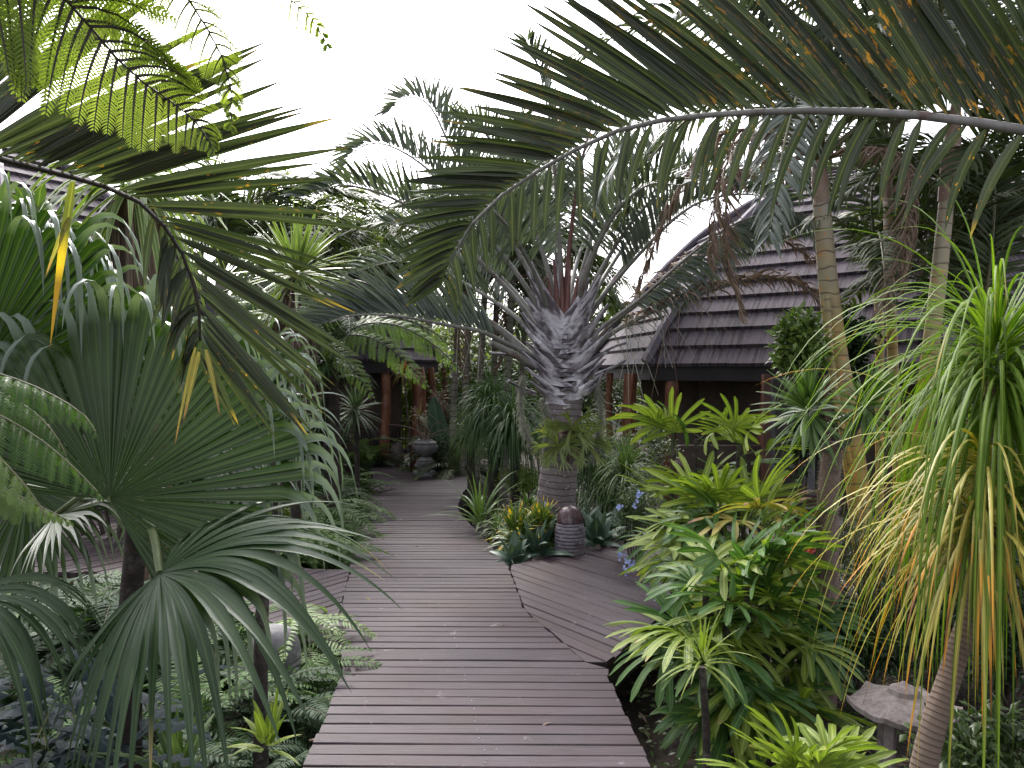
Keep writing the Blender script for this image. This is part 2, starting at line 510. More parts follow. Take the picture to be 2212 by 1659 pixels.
def trunkmat(name, c1, c2, ring=0.06, high=None, ringc=(.03, .025, .02), rw=.12, rough=.8, patch=None, streak=6., bump=.6):
    m, n, l, b = newmat(name)
    at = nd(n, 'ShaderNodeAttribute', attribute_name='lf')
    sp = nd(n, 'ShaderNodeSeparateXYZ'); l.new(at.outputs['Vector'], sp.inputs[0])
    u, v, r = sp.outputs
    geo = nd(n, 'ShaderNodeNewGeometry')
    nz = noise(n, l, geo.outputs['Position'], 9., 5, .6)
    wob = mth(n, l, 'ADD', v, mth(n, l, 'MULTIPLY', noise(n, l, geo.outputs['Position'], 4., 2), ring * 1.1))
    fr = mth(n, l, 'FRACT', mth(n, l, 'DIVIDE', wob, ring))
    rg = mapr(n, l, fr, rw, rw * 1.6, 1, 0)
    big = noise(n, l, geo.outputs['Position'], 2.2, 3)
    col = mixc(n, l, mapr(n, l, big, .35, .65), c1, c2)
    col = mixc(n, l, mapr(n, l, nz, .3, .75, 0, .7), col, mixc(n, l, 1., col, (.45, .42, .42), 'MULTIPLY'))
    if high:
        sz = nd(n, 'ShaderNodeSeparateXYZ'); l.new(geo.outputs['Position'], sz.inputs[0])
        col = mixc(n, l, mapr(n, l, mth(n, l, 'ADD', sz.outputs[2], mth(n, l, 'MULTIPLY', big, 1.2)), 2.5, 3.6), col, high)
    if patch:
        pn = noise(n, l, geo.outputs['Position'], 14., 4, .6)
        col = mixc(n, l, mapr(n, l, pn, .60, .66), col, patch)
    col = mixc(n, l, mth(n, l, 'MULTIPLY', rg, .85), col, ringc)
    l.new(col, b.inputs['Base Color']); b.inputs['Roughness'].default_value = rough
    hb = mth(n, l, 'SUBTRACT', mth(n, l, 'MULTIPLY', nz, .7), rg)
    bp = nd(n, 'ShaderNodeBump'); bp.inputs['Strength'].default_value = bump; bp.inputs['Distance'].default_value = .012
    l.new(hb, bp.inputs['Height']); l.new(bp.outputs[0], b.inputs['Normal'])
    return m


def noisemat(name, c1, c2, scale=8., rough=.8, bump=.4, dist=.01, stretch=(1, 1, 1), c3=None, metal=0., use='pos', spec=.5, lo=.35, hi=.65):
    m, n, l, b = newmat(name)
    geo = nd(n, 'ShaderNodeNewGeometry')
    mp = nd(n, 'ShaderNodeMapping'); mp.inputs['Scale'].default_value = stretch
    if use == 'pos': l.new(geo.outputs['Position'], mp.inputs[0])
    else:
        at = nd(n, 'ShaderNodeAttribute', attribute_name='lf'); l.new(at.outputs['Vector'], mp.inputs[0])
    nz = noise(n, l, mp.outputs[0], scale, 6, .62)
    n2 = noise(n, l, mp.outputs[0], scale * 5.3, 3, .6)
    col = mixc(n, l, mapr(n, l, nz, lo, hi), c1, c2)
    col = mixc(n, l, mapr(n, l, n2, .4, .7, 0, .5), col, mixc(n, l, 1., col, (.5, .48, .46), 'MULTIPLY'))
    if c3:
        n3 = noise(n, l, geo.outputs['Position'], scale * .7, 5, .7)
        col = mixc(n, l, mapr(n, l, n3, .56, .62, 0, .8), col, c3)
    l.new(col, b.inputs['Base Color']); b.inputs['Roughness'].default_value = rough
    b.inputs['Specular IOR Level'].default_value = spec
    bp = nd(n, 'ShaderNodeBump'); bp.inputs['Strength'].default_value = bump; bp.inputs['Distance'].default_value = dist
    l.new(mth(n, l, 'ADD', nz, mth(n, l, 'MULTIPLY', n2, .4)), bp.inputs['Height']); l.new(bp.outputs[0], b.inputs['Normal'])
    return m


def plankmat():
    m, n, l, b = newmat('weathered_deck_boards')
    at = nd(n, 'ShaderNodeAttribute', attribute_name='lf')
    sp = nd(n, 'ShaderNodeSeparateXYZ'); l.new(at.outputs['Vector'], sp.inputs[0])
    u, v, r = sp.outputs
    cb = nd(n, 'ShaderNodeCombineXYZ')
    l.new(mth(n, l, 'MULTIPLY', u, 1.6), cb.inputs[0]); l.new(mth(n, l, 'MULTIPLY', v, 38.), cb.inputs[1]); l.new(mth(n, l, 'MULTIPLY', r, 97.), cb.inputs[2])
    g = noise(n, l, cb.outputs[0], 1.6, 6, .65)
    cb2 = nd(n, 'ShaderNodeCombineXYZ')
    l.new(mth(n, l, 'MULTIPLY', u, 5.), cb2.inputs[0]); l.new(mth(n, l, 'MULTIPLY', v, 160.), cb2.inputs[1]); l.new(mth(n, l, 'MULTIPLY', r, 31.), cb2.inputs[2])
    g2 = noise(n, l, cb2.outputs[0], 1.5, 4, .6)
    geo = nd(n, 'ShaderNodeNewGeometry')
    big = noise(n, l, geo.outputs['Position'], 1.3, 4, .6)
    col = mixc(n, l, r, (.023, .016, .020), (.056, .042, .050))
    col = mixc(n, l, mapr(n, l, g, .42, .70, 0, .9), col, (.092, .073, .086))
    col = mixc(n, l, mapr(n, l, g2, .45, .75, 0, .55), col, (.014, .010, .012))
    col = mixc(n, l, mapr(n, l, big, .40, .66, 0, .6), col, (.045, .027, .025))
    sc1 = noise(n, l, geo.outputs['Position'], 6.5, 6, .72)
    col = mixc(n, l, mapr(n, l, sc1, .635, .70, 0, .55), col, (.26, .24, .265))
    sc2 = noise(n, l, cb.outputs[0], 3.4, 3, .5)
    col = mixc(n, l, mapr(n, l, sc2, .665, .70, 0, .85), col, (.018, .012, .012))
    # a few small white droppings
    vo = nd(n, 'ShaderNodeTexVoronoi'); vo.inputs['Scale'].default_value = 5.0; l.new(geo.outputs['Position'], vo.inputs['Vector'])
    vn = nd(n, 'ShaderNodeSeparateXYZ'); l.new(vo.outputs['Color'], vn.inputs[0])
    f = mth(n, l, 'MULTIPLY', mapr(n, l, vo.outputs['Distance'], .030, .045, 1, 0), mapr(n, l, vn.outputs[0], .86, .88))
    col = mixc(n, l, f, col, (.62, .62, .64))
    l.new(col, b.inputs['Base Color'])
    l.new(mapr(n, l, g, .3, .7, .40, .62), b.inputs['Roughness'])
    b.inputs['Specular IOR Level'].default_value = .23
    bp = nd(n, 'ShaderNodeBump'); bp.inputs['Strength'].default_value = .5; bp.inputs['Distance'].default_value = .004
    l.new(mth(n, l, 'ADD', g, g2), bp.inputs['Height']); l.new(bp.outputs[0], b.inputs['Normal'])
    return m


def roofmat():
    m, n, l, b = newmat('grooved_roof_tiles')
    at = nd(n, 'ShaderNodeAttribute', attribute_name='lf')
    sp = nd(n, 'ShaderNodeSeparateXYZ'); l.new(at.outputs['Vector'], sp.inputs[0])
    u, v, r = sp.outputs
    cb = nd(n, 'ShaderNodeCombineXYZ'); l.new(mth(n, l, 'MULTIPLY', u, 17.), cb.inputs[0]); l.new(mth(n, l, 'MULTIPLY', v, .8), cb.inputs[1]); l.new(mth(n, l, 'MULTIPLY', r, 50.), cb.inputs[2])
    g = noise(n, l, cb.outputs[0], 1.0, 3, .5)
    # wider joints between shakes
    fr = mth(n, l, 'FRACT', mth(n, l, 'ADD', mth(n, l, 'DIVIDE', u, .21), mth(n, l, 'MULTIPLY', r, 7.)))
    jn = mapr(n, l, fr, .03, .07, 1, 0)
    geo = nd(n, 'ShaderNodeNewGeometry')
    big = noise(n, l, geo.outputs['Position'], 1.1, 4)
    col = mixc(n, l, mapr(n, l, big, .3, .7), (.048, .040, .050), (.076, .063, .076))
    col = mixc(n, l, mapr(n, l, g, .40, .52, .95, 0), col, (.012, .009, .011))
    col = mixc(n, l, mth(n, l, 'MULTIPLY', jn, .85), col, (.015, .012, .015))
    gr = noise(n, l, geo.outputs['Position'], 60., 2)
    col = mixc(n, l, mapr(n, l, gr, .4, .7, 0, .3), col, (.13, .10, .12))
    l.new(col, b.inputs['Base Color']); b.inputs['Roughness'].default_value = .8; b.inputs['Specular IOR Level'].default_value = .25
    bp = nd(n, 'ShaderNodeBump'); bp.inputs['Strength'].default_value = .8; bp.inputs['Distance'].default_value = .012
    l.new(mth(n, l, 'SUBTRACT', g, jn), bp.inputs['Height']); l.new(bp.outputs[0], b.inputs['Normal'])
    return m


M = {}
M['deck'] = plankmat()
M['joist'] = noisemat('dark_joist_wood', (.02, .015, .014), (.035, .026, .024), 6, .85)
M['soil'] = noisemat('dark_damp_soil', (.012, .009, .006), (.035, .025, .016), 7., .95, .9, .04, c3=(.05, .035, .02))
M['roof'] = roofmat()
M['hip'] = noisemat('roof_hip_cap', (.075, .062, .085), (.12, .10, .13), 8, .65, .3)
M['fascia'] = noisemat('dark_fascia_board', (.014, .011, .014), (.026, .02, .023), 3, .7, .3)
M['wall'] = noisemat('brown_rough_plaster', (.075, .055, .045), (.11, .085, .07), 5, .9, .5)
M['post'] = noisemat('varnished_log_post', (.16, .062, .034), (.28, .115, .062), 4., .42, .5, .02, stretch=(1, 1, .3), c3=(.09, .03, .015))
M['door'] = noisemat('dark_stained_door', (.05, .018, .012), (.09, .03, .02), 5, .45, .3, stretch=(3, 3, .3))
M['curtain'] = noisemat('pale_curtain_cloth', (.34, .35, .40), (.46, .47, .52), 14, .9, .6, .03, stretch=(4, 4, .15))
M['pane'] = noisemat('dark_glass_pane', (.012, .013, .016), (.02, .022, .026), 3, .08, .02)
M['palm_trunk'] = trunkmat('grey_ringed_palm_bark', (.17, .145, .15), (.25, .215, .215), .062, None, (.07, .06, .06), .10, .9, patch=(.42, .42, .40))
M['yellow_trunk'] = trunkmat('yellow_ringed_palm_stem', (.44, .28, .06), (.34, .30, .12), .105, (.34, .31, .24), (.12, .085, .06), .08, .5, bump=.3, patch=(.55, .24, .07))
M['grey_trunk'] = trunkmat('slender_grey_palm_stem', (.17, .165, .13), (.25, .24, .20), .11, None, (.05, .05, .04), .10, .8)
M['dark_trunk'] = noisemat('dark_fibrous_trunk', (.028, .022, .02), (.055, .043, .036), 12., .95, 1., .02, stretch=(1, 1, 2.5), c3=(.11, .10, .085))
M['pony_trunk'] = trunkmat('ponytail_bark', (.20, .145, .115), (.27, .21, .165), .021, None, (.15, .105, .08), .30, .85, bump=.5)
M['spiny'] = noisemat('spiny_grey_brown_bark', (.18, .125, .105), (.26, .19, .165), 25., .9, .8, .01)
M['spine'] = noisemat('pale_spines', (.36, .30, .26), (.48, .42, .38), 10, .7, .1)
M['skirt'] = noisemat('dry_brown_leaf_skirt', (.10, .065, .045), (.26, .175, .125), 1.5, .9, .6, .02, stretch=(1, 9, 1), use='lf', c3=(.34, .26, .20))
M['petiole'] = noisemat('grey_green_petiole', (.13, .135, .115), (.22, .215, .20), 6., .6, .2, stretch=(1, 1, .4), c3=(.10, .055, .05))
M['petiole_red'] = noisemat('red_new_petiole', (.085, .026, .022), (.15, .06, .05), 6., .5, .2)
M['rachis'] = noisemat('olive_rachis', (.085, .095, .04), (.14, .14, .07), 8., .5, .2)
M['rachis_dark'] = noisemat('dark_rachis', (.022, .018, .016), (.045, .035, .028), 8., .5, .2)
M['stem_green'] = noisemat('green_stem', (.06, .09, .025), (.10, .13, .045), 8., .6, .2)
M['twig'] = noisemat('twig_bark', (.05, .038, .03), (.10, .08, .065), 20., .9, .4)
M['leafbase'] = noisemat('weathered_leaf_base', (.085, .068, .078), (.46, .44, .48), 3.6, .85, .9, .012, stretch=(1.0, 1.6, 1), use='lf', c3=(.78, .77, .83), lo=.42, hi=.56)
M['leafbase_in'] = noisemat('brown_leaf_base_inside', (.09, .045, .035), (.16, .09, .075), 5, .8, .5, .01)

M['f_tri'] = leafmat('grey_green_palm_leaflets', (.055, .076, .062), (.105, .130, .110), rough=.45, trans=.16, tip=(.16, .13, .06), tips=1.12)
M['f_big'] = leafmat('deep_green_palm_leaflets', (.030, .044, .022), (.056, .074, .038), rough=.42, trans=.13, spot=(.62, .29, .025), spota=.15, tip=(.50, .33, .06), tips=1.13, ribs=34.)
M['f_big2'] = leafmat('deep_green_spotted_leaflets', (.020, .032, .014), (.042, .058, .026), rough=.45, trans=.10, spot=(.42, .19, .015), spota=.75, gate=(-.2, .9), tip=(.28, .17, .04), tips=1.15, ribs=34.)
M['f_fan'] = leafmat('fan_leaf_green', (.016, .043, .006), (.030, .064, .010), rough=.30, trans=.13, skysheen=(.18, .23, .19), ribs=8., dark=.75, spec=.4)
M['f_fan2'] = leafmat('fan_leaf_blue_green', (.018, .044, .014), (.032, .064, .022), rough=.48, trans=.10, tip=(.26, .22, .09), tips=1.08, ribs=8., dark=.75, spec=.35)
M['f_fanp'] = leafmat('fan_leaf_backlit', (.16, .19, .13), (.26, .29, .22), rough=.4, trans=.2, ribs=8.)  # backlight painted into one leaf as a paler copy of the fan green
M['f_dead'] = leafmat('dead_brown_leaflets', (.11, .075, .055), (.24, .175, .135), rough=.8, trans=.12, tcol=(1.3, 1.1, .8))
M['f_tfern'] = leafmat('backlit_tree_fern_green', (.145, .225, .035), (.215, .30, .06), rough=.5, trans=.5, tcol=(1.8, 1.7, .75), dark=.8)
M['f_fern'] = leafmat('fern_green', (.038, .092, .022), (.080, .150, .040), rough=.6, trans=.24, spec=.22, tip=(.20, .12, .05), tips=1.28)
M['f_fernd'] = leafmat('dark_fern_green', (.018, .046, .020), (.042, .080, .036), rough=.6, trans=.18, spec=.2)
M['f_fernl'] = leafmat('light_fern_green', (.105, .185, .045), (.16, .25, .06), rough=.5, trans=.3)
M['f_lady'] = leafmat('lady_palm_green', (.125, .190, .024), (.225, .290, .055), rough=.42, trans=.25, tip=(.38, .28, .12), tips=1.2, ribs=40., dark=.72, spec=.32)
M['f_ladyb'] = leafmat('lady_palm_deep_green', (.045, .120, .030), (.085, .165, .042), rough=.38, trans=.22, ribs=40., spec=.32)
M['f_ladyy'] = leafmat('lady_palm_yellow', (.30, .25, .05), (.38, .31, .08), rough=.5, trans=.25, tip=(.35, .20, .08), tips=.95, ribs=40.)
M['f_pony'] = leafmat('ponytail_leaf_green', (.075, .15, .012), (.15, .23, .03), rough=.5, trans=.32, tip=(.40, .27, .06), tips=1.12, spec=.25)
M['f_ponyy'] = leafmat('ponytail_leaf_yellow', (.26, .25, .035), (.44, .36, .06), rough=.5, trans=.28, tip=(.60, .28, .02), tips=.82, tcol=(1.3, 1.2, .4))
M['f_grass'] = leafmat('grassy_green', (.075, .135, .035), (.13, .20, .07), rough=.42, trans=.22, spec=.32)
M['f_grassd'] = leafmat('dark_strappy_green', (.035, .085, .030), (.080, .14, .050), rough=.45, trans=.2, spec=.3)
M['f_pachy'] = leafmat('spiny_palm_leaf_green', (.060, .115, .030), (.10, .165, .050), rough=.35, trans=.18, spec=.32)
M['f_shrub'] = leafmat('shrub_leaf_green', (.045, .082, .022), (.085, .135, .040), rough=.4, trans=.2)
M['f_climb'] = leafmat('climber_leaf_green', (.075, .13, .028), (.14, .21, .05), rough=.35, trans=.25)
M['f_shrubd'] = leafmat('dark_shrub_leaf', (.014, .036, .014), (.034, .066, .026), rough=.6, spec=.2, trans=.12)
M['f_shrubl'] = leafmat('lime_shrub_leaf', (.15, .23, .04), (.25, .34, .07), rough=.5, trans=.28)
M['f_agave'] = leafmat('blue_green_agave', (.075, .135, .095), (.11, .17, .125), rough=.45, trans=.06)
M['f_blue'] = leafmat('blue_grey_lobed_leaf', (.010, .024, .028), (.020, .038, .044), rough=.6, trans=.05, spec=.2)
M['f_croton'] = leafmat('yellow_tipped_leaf', (.075, .13, .03), (.12, .18, .04), rough=.4, trans=.2, tip=(.62, .42, .03), tips=.80)
M['f_stag'] = leafmat('staghorn_green', (.13, .17, .05), (.20, .25, .085), rough=.55, trans=.25, tip=(.30, .22, .09), tips=1.2)
M['f_yucca'] = leafmat('yucca_green', (.085, .14, .045), (.15, .21, .07), rough=.35, trans=.2, edge=(.30, .36, .14), spec=.32)
M['f_dra'] = leafmat('dark_dracaena_green', (.025, .062, .026), (.055, .10, .045), rough=.35, trans=.15, edge=(.20, .26, .13))
M['f_red'] = leafmat('red_bromeliad_leaf', (.18, .10, .04), (.14, .13, .04), rough=.4, trans=.3, tip=(.5, .07, .06), tips=1.1)
M['f_redc'] = leafmat('scarlet_centre_leaf', (.55, .06, .06), (.60, .10, .10), rough=.4, trans=.3)
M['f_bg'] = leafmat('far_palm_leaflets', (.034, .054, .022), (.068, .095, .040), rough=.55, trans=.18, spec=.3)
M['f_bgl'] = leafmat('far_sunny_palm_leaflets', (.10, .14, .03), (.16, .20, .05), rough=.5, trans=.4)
M['moss'] = leafmat('grey_spanish_moss', (.20, .21, .17), (.30, .31, .26), rough=.9, trans=.3, tcol=(1, 1, .9))
M['flower'] = leafmat('pale_blue_petals', (.36, .44, .78), (.45, .52, .85), rough=.6, trans=.3, tcol=(1, 1, 1.2), dark=.9)
M['stone_dark'] = noisemat('dark_carved_stone', (.10, .10, .105), (.20, .198, .20), 9, .7, .5, .01, c3=(.28, .28, .27))
M['stone_dome'] = noisemat('polished_dark_red_stone', (.05, .022, .026), (.10, .055, .06), 12, .35, .2, .005, c3=(.17, .145, .16))
M['stone_band'] = noisemat('weathered_grey_stone', (.16, .14, .165), (.27, .245, .28), 14, .8, .5, .006, c3=(.10, .06, .07))
M['stone_brown'] = noisemat('brown_clay_stone', (.11, .085, .080), (.19, .145, .14), 12, .75, .5, .006)
M['granite'] = noisemat('rough_pink_grey_concrete', (.19, .155, .15), (.32, .275, .27), 30, .9, .4, .003, c3=(.30, .27, .26))
M['boulder'] = noisemat('dark_round_boulder', (.07, .068, .066), (.14, .13, .125), 6, .85, .6, .02)
M['black'] = noisemat('black_wicker_and_doorway_dark', (.010, .009, .010), (.022, .018, .018), 20, .5, .4)
M['bollard'] = noisemat('dark_timber_bollard', (.022, .018, .022), (.045, .036, .042), 8, .8, .5, stretch=(1, 1, .3))
M['rope'] = noisemat('white_rope', (.42, .40, .44), (.60, .58, .62), 30, .9, .5)

# ------------------------------------------------------------------ ground and boardwalks
g = MB()
nx = 90
xs = np.linspace(-1, 1, nx); xs = np.sign(xs) * np.abs(xs) ** 2.2 * 160
ys = np.linspace(0, 1, nx) ** 2.2 * 220 - 8
X, Y = np.meshgrid(xs, ys)
Z = GZ + 0.05 * np.sin(X * 2.1 + Y) * np.cos(Y * 1.7 - X * .6) + .02 * np.sin(X * 7) * np.cos(Y * 6)
idx = np.arange(nx * nx).reshape(nx, nx)
F = np.stack([idx[:-1, :-1], idx[:-1, 1:], idx[1:, 1:], idx[1:, :-1]], -1).reshape(-1, 4)
V = np.stack([X, Y, Z], -1)
g.add(V, F, V.reshape(-1, 3) * .1)
tag(g.obj('ground', M['soil']), kind='structure')


def deck(name, poly, u, width=.095, gap=.0075, z=0.0, seed=1):
    rs = np.random.RandomState(seed)
    P = np.array([p[:2] for p in poly]); u = nrm(A(u[0], u[1])); v = A(-u[1], u[0])
    pu = P @ u; pv = P @ v
    def cross(c):
        r = []
        for i in range(len(P)):
            a, b = pv[i], pv[(i + 1) % len(P)]
            if (a <= c) != (b <= c):
                t = (c - a) / (b - a); r.append(pu[i] + t * (pu[(i + 1) % len(P)] - pu[i]))
        return sorted(r)
    mb = MB(); k = 0
    c = pv.min() + 1e-4
    while c < pv.max() - .01:
        wv = min(width - gap, pv.max() - c - .002)
        A_, B_, C_ = cross(c + .001), cross(c + wv - .001), cross(c + wv / 2)
        if not (len(A_) == len(B_) == len(C_)): A_ = B_ = C_
        for j in range(0, len(C_) - 1, 2):
            a0, a1, b0, b1 = A_[j], A_[j + 1], B_[j], B_[j + 1]
            e = rs.randn(2) * .004
            zz = z + rs.randn() * .0015; th = .035; r = rs.rand()
            tilt = rs.randn() * .0012
            bev = .004
            nseg = max(2, int((a1 - a0) / .5))
            rows = []
            for q in (0, 1, 2, 3, 4, 5):
                off = [(0, -th), (0, -bev), (bev, 0), (wv - bev, 0), (wv, -bev), (wv, -th)][q]
                f = off[0] / wv
                lo, hi = a0 + (b0 - a0) * f + e[0], a1 + (b1 - a1) * f + e[1]
                uu = np.linspace(lo, hi, nseg + 1)
                pts = uu[:, None] * u + (c + off[0]) * v
                zc = zz + off[1] + tilt * (f - .5) + .0015 * np.sin(uu * 3 + r * 20)
                rows.append((np.c_[pts, zc], np.c_[uu, np.full(len(uu), c + off[0]), np.full(len(uu), r)]))
            VV = np.array([x[0] for x in rows]); LL = np.array([x[1] for x in rows])
            ix = np.arange(6 * (nseg + 1)).reshape(6, nseg + 1)
            Fq = np.stack([ix[:-1, :-1], ix[:-1, 1:], ix[1:, 1:], ix[1:, :-1]], -1).reshape(-1, 4)
            mb.add(VV, Fq, LL, 0, False)
            for e_ in (0, nseg):
                q = ix[:, e_]
                mb.add(VV[:, e_], [[0, 1, 4, 5], [1, 2, 3, 4]], LL[:, e_], 0, False)
        c += width; k += 1
    # dark bearers under the boards
    for f in np.linspace(.12, .88, 4):
        c = 0
        vals = np.linspace(pv.min() + .05, pv.max() - .05, 30)
        last = None
        for q in vals:
            X_ = cross(q)
            if len(X_) >= 2:
                uu = X_[0] + (X_[1] - X_[0]) * f
                p = uu * u + q * v
                if last is not None:
                    tube(mb, [A(last[0], last[1], z - .10), A(p[0], p[1], z - .10)], .04, 4, 1, cap=True, smooth=False)
                last = p
    # side skirts follow the outline
    for i in range(len(P)):
        a, b = P[i], P[(i + 1) % len(P)]
        cen = P.mean(0)
        ia, ib = a + nrm(cen - a) * .03, b + nrm(cen - b) * .03
        Vs = [A(ia[0], ia[1], z - .036), A(ib[0], ib[1], z - .036), A(ib[0], ib[1], z - .20), A(ia[0], ia[1], z - .20)]
        mb.add(Vs, [[0, 1, 2, 3]], np.zeros((4, 3)), 1, False)
    o = mb.obj(name, [M['deck'], M['joist']])
    return tag(o, kind='structure')


def gp(*pts): return [G(x, y) for x, y in pts]

near_l, near_r = G(655, 1659), G(1406, 1659)
ext = 3.6
dl = nrm(near_l - G(740, 1450)); dr = nrm(near_r - G(1311, 1458))
main_poly = [near_r + dr * ext, G(1406, 1659), G(1311, 1458), G(1313, 1431), G(1263, 1431), G(1132, 1318), G(1106, 1243), G(1097, 1222),
             G(1040, 1155), G(1013, 1130), G(992, 1105), G(990, 1085), G(1006, 1055), G(1018, 1040), G(1004, 1024), G(962, 1025), G(905, 1024), G(872, 1015),
             G(840, 1003), G(818, 982), G(812, 962), G(770, 962), G(775, 985), G(800, 1012), G(806, 1030), G(785, 1060), G(772, 1100), G(757, 1230), G(736, 1320), G(730, 1340), G(736, 1400), G(742, 1450), G(655, 1659), near_l + dl * ext]
deck('boardwalk', main_poly, (1, -.012), seed=3)
u_side = nrm(G(1300, 1350) - G(1120, 1282))
deck('side_boardwalk', gp((1099, 1222), (1108, 1243), (1134, 1317), (1265, 1429), (1315, 1429), (1380, 1371), (1480, 1280), (1640, 1200), (1860, 1120), (1700, 1105), (1420, 1160), (1343, 1177), (1134, 1215)), u_side[:2], seed=8)
u_left = nrm(G(757, 1235) - G(560, 1290))
deck('left_boardwalk', gp((755, 1231), (734, 1320), (728, 1340), (734, 1398), (690, 1400), (560, 1330), (420, 1265), (200, 1235), (-300, 1240), (-700, 1150), (-300, 1060), (120, 1060), (330, 1085), (470, 1140), (590, 1200), (660, 1228)), u_left[:2], seed=9)


# ------------------------------------------------------------------ houses with tiled domed roofs
def house(name, label, c, R, phi0, prof, eave, wallR, row=.30, posts=(), group=None, door=None, fl=-.30):
    root = empty(name, (c[0], c[1], GZ), label, 'house', group)
    ang = [rad(phi0 + 45 * i) for i in range(8)]
    def cor(r, a, z): return A(c[0] - r * math.sin(a), c[1] - r * math.cos(a), z)
    pr = resamp(np.c_[[p[0] for p in prof], np.zeros(len(prof)), [p[1] for p in prof]], 200)
    s = np.r_[0, np.cumsum(np.linalg.norm(np.diff(pr, axis=0), axis=1))]
    k = int(s[-1] / row)
    rr = np.interp(np.arange(k + 1) * row, s, pr[:, 0]); zz = np.interp(np.arange(k + 1) * row, s, pr[:, 2])
    rr[-1] = max(rr[-1], .05)
    mb = MB(); rs = np.random.RandomState(4)
    for i in range(k):
        for j in range(8):
            a0, a1 = ang[j], ang[(j + 1) % 8]
            A0, A1 = cor(rr[i] + .03, a0, zz[i] + .035), cor(rr[i] + .03, a1, zz[i] + .035)
            B0, B1 = cor(rr[i + 1], a0, zz[i + 1] + .004), cor(rr[i + 1], a1, zz[i + 1] + .004)
            C0, C1 = cor(rr[i] + .012, a0, zz[i] - .012), cor(rr[i] + .012, a1, zz[i] - .012)
            wd = np.linalg.norm(A1 - A0); ns = max(1, int(wd / .42)); sh = rs.rand()
            t = np.linspace(0, 1, ns + 1); t[1:-1] += (sh - .5) * .4 / ns
            for q in range(ns):
                dz = A(0, 0, rs.rand() * .006)
                p = [A0 + (A1 - A0) * t[q] + dz, A0 + (A1 - A0) * t[q + 1] + dz, B0 + (B1 - B0) * t[q + 1], B0 + (B1 - B0) * t[q],
                     C0 + (C1 - C0) * t[q] + dz, C0 + (C1 - C0) * t[q + 1] + dz]
                wb = np.linalg.norm(B1 - B0)
                U = [(t[q] - .5) * wd, (t[q + 1] - .5) * wd, (t[q + 1] - .5) * wb, (t[q] - .5) * wb, (t[q] - .5) * wd, (t[q + 1] - .5) * wd]
                r = rs.rand()
                L = [(U[x] + 20, [0, 0, row, row, 0, 0][x] + i * row, round(r, 2)) for x in range(6)]
                mb.add(p, [[0, 1, 2, 3], [4, 5, 1, 0]], L, 0, False)
    roof = mb.obj('roof', M['roof'], root)
    for j in range(8):
        hc = MB()
        line = [cor(rr[i] + .045, ang[j], zz[i] + .055) for i in range(k + 1)]
        tube(hc, line, [.085, .05], 6, 0, smooth=False, flat=.75)
        hc.obj('hip_cap', M['hip'], roof)
    f = MB()
    for j in range(8):
        a0, a1 = ang[j], ang[(j + 1) % 8]
        for (ra, za, rb, zb) in ((R - .03, eave - .01, R - .03, eave - .20), (R - .03, eave - .20, R - .30, eave - .20), (R - .3, eave - .2, R - 1.2, eave + .35), (R - 1.2, eave + .35, .1, eave + .5)):
            f.add([cor(ra, a0, za), cor(ra, a1, za), cor(rb, a1, zb), cor(rb, a0, zb)], [[0, 1, 2, 3]], np.zeros((4, 3)), 0, False)
    f.obj('fascia', M['fascia'], root)
    wl = MB()
    for j in range(8):
        a0, a1 = ang[j], ang[(j + 1) % 8]
        wl.add([cor(wallR, a0, GZ - .1), cor(wallR, a1, GZ - .1), cor(wallR, a1, eave + .4), cor(wallR, a0, eave + .4)], [[0, 1, 2, 3]], np.zeros((4, 3)), 0, False)
    wl.obj('wall', M['wall'], root)
    flm = MB()
    for j in range(8):
        a0, a1 = ang[j], ang[(j + 1) % 8]
        q = cor(0, 0, fl)
        flm.add([cor(R - .7, a0, fl), cor(R - .7, a1, fl), q, q], [[0, 1, 2, 3]], np.zeros((4, 3)), 0, False)
        flm.add([cor(R - .7, a0, fl), cor(R - .7, a1, fl), cor(R - .7, a1, GZ - .1), cor(R - .7, a0, GZ - .1)], [[0, 1, 2, 3]], np.zeros((4, 3)), 0, False)
    flm.obj('floor_slab', M['joist'], root)
    for (x, y, r, lean, kn) in posts:
        p = MB(); zt = eave - .10
        pts = [A(x + lean * (z - GZ) + .025 * math.sin(z * 3 + x), y, z) for z in np.linspace(GZ - .05, zt, 14)]
        rads = [r * (1.06 + .10 * math.sin(q * 1.7 + x * 3) - .012 * q) for q in range(14)]
        tube(p, pts, rads, 12)
        po = p.obj('post', M['post'], root)
        if kn:
            kb = MB()
            for (dz, sgn) in kn:
                b = A(x + lean * (dz - GZ) + .025 * math.sin(dz * 3 + x), y, dz)
                tube(kb, [b, b + A(sgn * .02, -r * 1.0, .01), b + A(sgn * .03, -r * 1.22, .02)], [r * .75, r * .6, r * .5], 10)
            kb.obj('cut_branch', M['granite'] if len(kn) == 1 else M['post'], po)
    return root, cor, ang


prof_big = [(5.0, 1.66), (4.62, 2.25), (4.1, 2.85), (3.5, 3.5), (2.9, 4.05), (2.1, 4.55), (1.1, 4.95), (.05, 5.2)]
rc = (6.33, 13.5)
pw = lambda px, Y: (px - 1106) / FPX * Y
rposts = [(pw(1355, 11.3), 11.3, .085, .02, ()), (pw(1375, 11.4), 11.4, .07, -.03, ()), (pw(1447, 11.0), 11.0, .10, .02, ()), (pw(1318, 12.9), 12.9, .06, .0, ()),
          (pw(1650, 10.6), 10.6, .075, 0, ()), (pw(2260, 9.2), 9.2, .1, 0, ())]
hr, cor, ang = house('tiled_house', 'large house with purple-grey domed tile roof and log posts on the right', rc, 5.0, 16, prof_big, 1.66, 4.05, posts=rposts)
